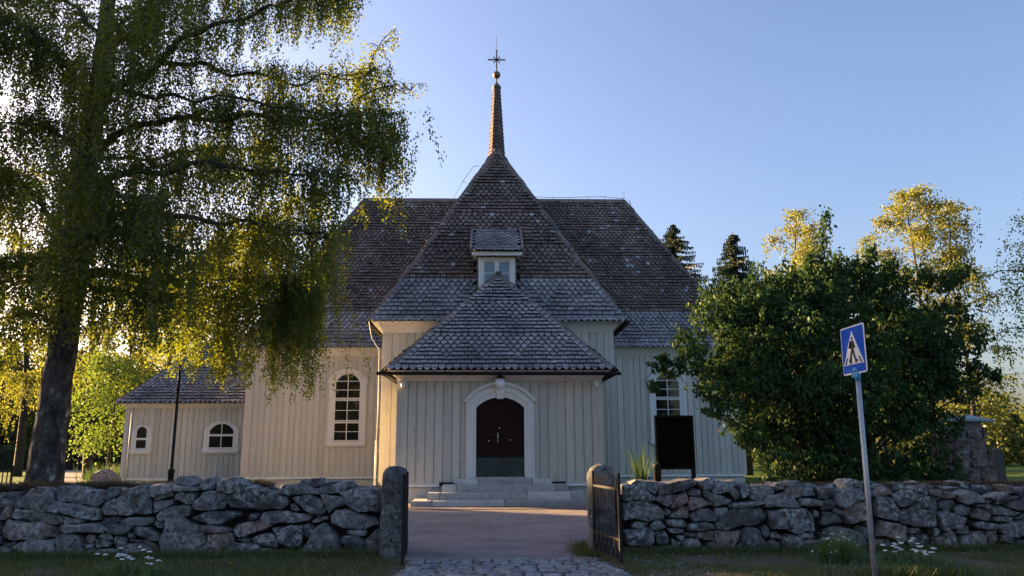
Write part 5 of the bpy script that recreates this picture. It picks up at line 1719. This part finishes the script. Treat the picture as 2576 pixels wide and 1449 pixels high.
for i, (x, y, Y, r_) in enumerate(lobes):
    c = at(x, y, Y)
    n_ = int(430 * (r_ / .5) ** 2)
    d = rng.normal(0, 1, (n_, 3)); d /= np.linalg.norm(d, axis=1)[:, None]
    C = np.array(c)[None] + d * (r_ * rng.uniform(.35, 1.0, n_) ** .5)[:, None] * np.array((1, 1, .8))
    # shoots sticking out of the lobe
    for s in range(7):
        a, el = rnd.uniform(0, 2 * pi), rnd.uniform(-.2, 1.2)
        dv = np.array((cos(a) * cos(el), sin(a) * cos(el), sin(el)))
        ts = np.linspace(.7, rnd.uniform(1.2, 1.9), 18)[:, None]
        C = np.concatenate([C, np.array(c)[None] + dv[None] * ts * r_ + rng.normal(0, .035, (18, 3))])
    bu.leaf.append(C)
    if i % 2 == 0 and i > 3:
        f = stem0 + Vector((rnd.uniform(-.6, .6), rnd.uniform(-.5, .5), 0))
        bu.limb(smooth_path([f, f.lerp(c, .4) + Vector((0, 0, .5)), Vector(c)], 4), .05, .012, 5)
for px in ([(2040, 760), (2060, 680), (2072, 600), (2080, 530)], [(2090, 740), (2100, 680), (2112, 640)], [(2180, 690), (2185, 650), (2190, 620)], [(2030, 720), (2035, 670), (2040, 640)], [(2380, 720), (2410, 690), (2430, 665)], [(2000, 720), (1995, 680)], [(2130, 700), (2150, 655)], [(1870, 1100), (1905, 1130), (1925, 1160)], [(2240, 690), (2245, 655)]):
    path = smooth_path([at(x, y, 17.6) for x, y in px], 8)
    bu.limb(path, .016, .004, 4)
    for q in path: bu.leaf.append(np.array(q)[None] + rng.normal(0, .075, (18, 3)))
_, nl_ = bu.finish(M_BARK2, M_LEAF_BUSH, .112, .75, .62, .8)
print('bush leaves', nl_)


# ---- hedge and woods
def leaf_mass(name, boxes, n, size, mat, label, cat, kind=None, seed=1):
    out = []
    tot = sum(b_[-1] for b_ in boxes)
    for (x0, x1, y0, y1, z0, z1, w) in boxes:
        k = int(n * w / tot)
        C = np.stack([rng.uniform(x0, x1, k), rng.uniform(y0, y1, k), z0 + (z1 - z0) * rng.random(k)], 1)
        out.append(C)
    return tag(poly_mesh(name, leaf_quads(np.concatenate(out), size, .2, .8), mat), label, cat, kind=kind)


hx = at(40, 1150, 70)
hd = empty('hedge', (hx.x, 70, 0), 0, 'clipped dark green hedge across the far lawn', 'hedge')
mb = MB(); mb.box(-29, 7.5, -.5, .5, 0, 1.75); mb.build('branches', M_CORE, hd)
C = np.stack([rng.uniform(-30, 8, 26000), rng.uniform(-.9, .7, 26000), rng.uniform(0, 2.1, 26000)], 1)
poly_mesh('foliage', leaf_quads(C, .16, .2, .8), M_HEDGE, hd)


def woods(name, label, n, fx, height, size, mat, seed, per=420, zb=.04):
    """a far wood that reads as one mass: many overlapping crowns"""
    rs = random.Random(seed)
    Cs = []
    for k in range(n):
        x, y = fx(rs)
        h = height(rs)
        w = rs.uniform(1.3, 2.6) * (.55 if h < 5 else 1)
        m_ = per
        u = rng.random(m_)
        z = h * (zb + (1 - zb) * u)
        r_ = w * np.sqrt(np.maximum(0.03, 1 - np.abs(2 * u - .9) ** 2.2)) * np.sqrt(rng.random(m_)) * 1.1
        a = rng.uniform(0, 2 * pi, m_)
        Cs.append(np.stack([x + r_ * np.cos(a), y + r_ * np.sin(a), z], 1))
    o = poly_mesh(name, leaf_quads(np.concatenate(Cs), size, .5, .8), mat)
    return tag(o, label, 'trees', kind='stuff')


woods('forest', 'dark mixed wood behind the churchyard lawn and hedge', 170, lambda r: ((lambda y: (r.uniform(-.80, -.36) * y, y))(r.uniform(78, 105))), lambda r: r.uniform(7, 15), .45, M_LEAF_FOREST, 5, 600)
woods('forest', 'sunlit wood of low trees beyond the graves', 90, lambda r: ((lambda y: (r.uniform(.30, .85) * y, y))(r.uniform(62, 100))), lambda r: r.uniform(4, 8.5), .40, M_LEAF_FOREST, 6, 420)
woods('forest', 'far wood filling the ground line behind the church', 70, lambda r: ((lambda y: (r.uniform(-.3, .32) * y, y))(r.uniform(95, 120))), lambda r: r.uniform(5, 9), .5, M_LEAF_FOREST, 8, 260)
woods('forest', 'unseen trees added behind the viewer to darken window reflections', 60, lambda r: (r.uniform(-50, 50), r.uniform(-52, -38)), lambda r: r.uniform(6, 9), .6, M_NEEDLE, 19, 500)  # added out of view so the window panes mirror something dark
# unseen trees added to keep the sun off wall, gateway, bush and upper birch
for x0, x1, y0, y1, n_, h0, h1, zb, per_, lab in ((-36, -31, 22, 31.5, 16, 12, 14, .04, 900, 'unseen row of trees added to shade the wall and sign'), (-36, -31, 32.5, 37.0, 10, 8.3, 8.9, .04, 900, 'unseen low trees added to shade the right wall'),
        (-36, -32, 37.4, 38.5, 5, 12.5, 14.5, .04, 1000, 'unseen tall trees added to shade the bush'), (-37, -31, 18, 32.5, 24, 21, 25, .52, 1400, 'unseen high crowns added to shade the top of the birch')):
    woods('sun_block_trees', lab, n_, lambda r: (r.uniform(x0, x1), r.uniform(y0, y1)), lambda r: r.uniform(h0, h1), .3 if h0 < 5 else .5, M_LEAF_FOREST, 9, per_, zb)

# shrubs by the annex corner
q = at(275, 1180, 37)
sh = empty('lily_clump', (q.x, 37, 0), 0, 'clump of long green leaves at the foot of the annex corner', 'plant')
C = np.stack([rng.normal(0, .45, 900), rng.normal(0, .35, 900), np.zeros(900)], 1)
blades('blades', C, 1.0, .03, M_REED, sh, .55)

# ---- grass verge, turf, flowers
def in_cobbles(C): return (C[:, 0] > -1.33) & (C[:, 0] < 2.12 - .12 * (C[:, 1] - 8.2)) & (C[:, 1] < 12.0)


C = np.stack([rng.uniform(-9, 10, 120000), rng.uniform(9.2, 12.9, 120000), np.zeros(120000)], 1)
dens = np.array([noise.noise(Vector((a * 1.1, b_ * 1.1, 3))) for a, b_ in C[:, :2]])
keep = ~in_cobbles(C) & ~((C[:, 1] > 11.8) & (C[:, 0] > -1.62) & (C[:, 0] < 1.75)) & (dens + rng.normal(0, .25, len(C)) + np.where(C[:, 0] < 0, .25, -.12) > -.05)
C = C[keep]
tag(blades('verge_grass', C, .075, .006, M_GRASS, None, .7), 'short patchy grass along the foot of the stone walls', 'grass', kind='stuff')
C = np.stack([rng.uniform(-9, 10, 26000), rng.uniform(12.25, 12.62, 26000), np.zeros(26000)], 1)
C = C[(C[:, 0] < -1.7) | (C[:, 0] > 2.05)]
tag(blades('wall_foot_grass', C, .15, .006, M_GRASS, None, .5), 'longer grass growing against the stones of the walls', 'grass', kind='stuff')
# turf on the left wall, dry and mossy
C = np.stack([rng.uniform(-8.6, -3.6, 15000), rng.uniform(12.86, 13.6, 15000), np.full(15000, .97)], 1)
zz = np.array([noise.noise(Vector((a * 2.2, b_ * 3, 1))) for a, b_ in C[:, :2]])
C[:, 2] += zz * .05 + .02
C = C[zz > -.25]
o = blades('turf', C, .12, .012, M_DRY, wallL, 1.4); o.matrix_parent_inverse = Matrix.Translation((0, -YL, 0)); tag(o, kind='stuff')
C = np.stack([rng.uniform(2.2, 9.5, 5000), rng.uniform(12.8, 13.5, 5000), np.full(5000, .98)], 1)
o = blades('turf', C, .06, .012, M_DRY, wallR, 1.6); o.matrix_parent_inverse = Matrix.Translation((0, -YR, 0)); tag(o, kind='stuff')
# grass tuft at the right gate post
C = np.stack([rng.normal(1.62, .13, 2200), rng.normal(12.55, .45, 2200), np.zeros(2200)], 1)
C = C[(C[:, 1] > 12.0) & (C[:, 0] < 2.0)]
tag(blades('grass_tuft', C, .16, .006, M_GRASS, None, .5), 'tuft of bright grass at the foot of the gate post by the yard', 'grass', kind='stuff')
# grass along the right side of the inner yard
C = np.stack([rng.uniform(-16, 18, 40000), rng.uniform(13.8, 20, 40000), np.zeros(40000)], 1)
C = C[(C[:, 0] < -3) | (C[:, 0] > 4.5)]
tag(blades('churchyard_grass', C, .10, .008, M_GRASS, None, .5), 'churchyard lawn behind the stone walls', 'grass', kind='stuff')


def yarrow(px, py, n, label, sx=.3):
    c = at(px, py, Z=.02)
    r = empty('yarrow', (c.x, c.y, 0), 0, label, 'flowers', 'white flowers in the verge')
    C = np.stack([rng.normal(0, sx, 500), rng.normal(0, .14, 500), np.zeros(500)], 1)
    blades('foliage', C, .17, .008, M_REED, r, .5)
    for k in range(n):
        x, y, h = rnd.gauss(0, sx), rnd.gauss(0, .15), rnd.uniform(.14, .32)
        mb = MB()
        mb.tube([(x, y, 0), (x + .02, y, h)], .003, 4)
        mb.build('stem', M_REED, r)
        fm = MB()
        for j in range(9):
            a, q_ = rnd.uniform(0, 2 * pi), rnd.uniform(0, .034)
            cx, cy = x + .02 + cos(a) * q_, y + sin(a) * q_
            s_ = .012
            zz_ = h + rnd.uniform(0, .012)
            fm.add([(cx - s_, cy - s_, zz_), (cx + s_, cy - s_, zz_), (cx + s_, cy + s_, zz_), (cx - s_, cy + s_, zz_), (cx, cy, zz_ + .012)], [(0, 1, 4), (1, 2, 4), (2, 3, 4), (3, 0, 4)])
        fm.build('flower_head', M_FLOWER, r)


yarrow(312, 1440, 15, 'patch of white yarrow on the verge below the annex', .2)
yarrow(385, 1448, 4, 'few white flowers on the verge beside the yarrow patch', .05)
yarrow(2270, 1412, 16, 'white yarrow at the foot of the wall just past the sign pole', .2)
yarrow(2335, 1420, 9, 'looser white yarrow farther from the sign pole', .14)

c = at(2112, 1412, Z=.02)
wd = empty('weed_clump', (c.x, c.y, 0), 0, 'bushy green weed with tiny white flowers growing against the wall', 'plant')
Cw = np.concatenate([rng.normal((0, 0, .16), (.13, .09, .10), (1500, 3))])
Cw = Cw[Cw[:, 2] > 0]
poly_mesh('leaves', leaf_quads(Cw, .045, -.2, .5), M_LEAF_MAPLE, wd)
Cw = rng.normal((0, 0, .27), (.13, .09, .07), (60, 3))
tag(poly_mesh('blossom', leaf_quads(Cw, .03, 0, .9), M_FLOWER, wd), kind='stuff')
C = np.stack([rng.normal(0, .16, 600), rng.normal(0, .1, 600), np.zeros(600)], 1)
blades('stem_foliage', C, .3, .006, M_REED, wd, .4)
c = at(2300, 1448, Z=.02)
wd = empty('weed_clump', (c.x, c.y, 0), 0, 'low dark green weed patch under the white yarrow', 'plant')
C = np.stack([rng.normal(0, .3, 1500), rng.normal(0, .15, 1500), np.zeros(1500)], 1)
blades('leaves', C, .16, .012, M_HEDGE, wd, .7)
c = at(632, 1212, 12.9)
fl_ = empty('wild_flower', (c.x, 12.9, .98), 0, 'thin stem with yellow flower heads growing on top of the wall', 'flower')
mb = MB(); mb.tube([(0, 0, 0), (-.01, 0, .1), (-.03, 0, .2)], .004, 4); mb.tube([(0, 0, .05), (.03, 0, .14)], .003, 4); mb.build('stem', M_REED, fl_)
mb = MB()
for x, z in ((-.03, .21), (-.028, .19), (.03, .145), (.035, .13)): mb.lathe([(.001, -.012), (.014, -.004), (.014, .006), (.001, .012)], 8, (x, 0, z))
mb.build('flower_head', mat_simple('yellow_petals', (.65, .55, .12), .7, (.6, .5, .1), 30), fl_)
# fallen birch leaves on the yard, the cobbles and the verge
Cl = np.stack([rng.uniform(-8, 8, 300), rng.uniform(9.6, 12.4, 300), np.full(300, .04)], 1)
Cl = Cl[(Cl[:, 0] < -1.3) | (Cl[:, 0] > 2.1)]
tag(poly_mesh('fallen_leaves', leaf_quads(Cl, .04, 0, .75), mat_leaf('fallen_leaf', (.22, .13, .04), (.38, .27, .07), (.2, .14, .03), .2, .02)), 'scattered fallen yellow leaves on the grass verge', 'leaves', kind='stuff')
# pebbles on the bare soil of the verge
mb = MB()
for k in range(420):
    x, y = rnd.uniform(2.2, 8), rnd.uniform(10.2, 12.3)
    if rnd.random() < .35: x, y = rnd.uniform(-1.9, -1.2), rnd.uniform(9.5, 11.5)
    if rnd.random() < .5: x = 2.1 + abs(rnd.gauss(0, .6))
    s_ = rnd.uniform(.006, .022)
    V = [(x + s_ * cos(2 * pi * j / 6) * rnd.uniform(.8, 1.2), y + s_ * sin(2 * pi * j / 6) * rnd.uniform(.8, 1.2), .002) for j in range(6)] + [(x, y, s_ * .9)]
    mb.add(V, [(j, (j + 1) % 6, 6) for j in range(6)])
tag(mb.build('pebbles', M_COBBLE, None, True, fix=False), 'small pebbles scattered on the bare soil of the verge', 'pebbles', kind='stuff')
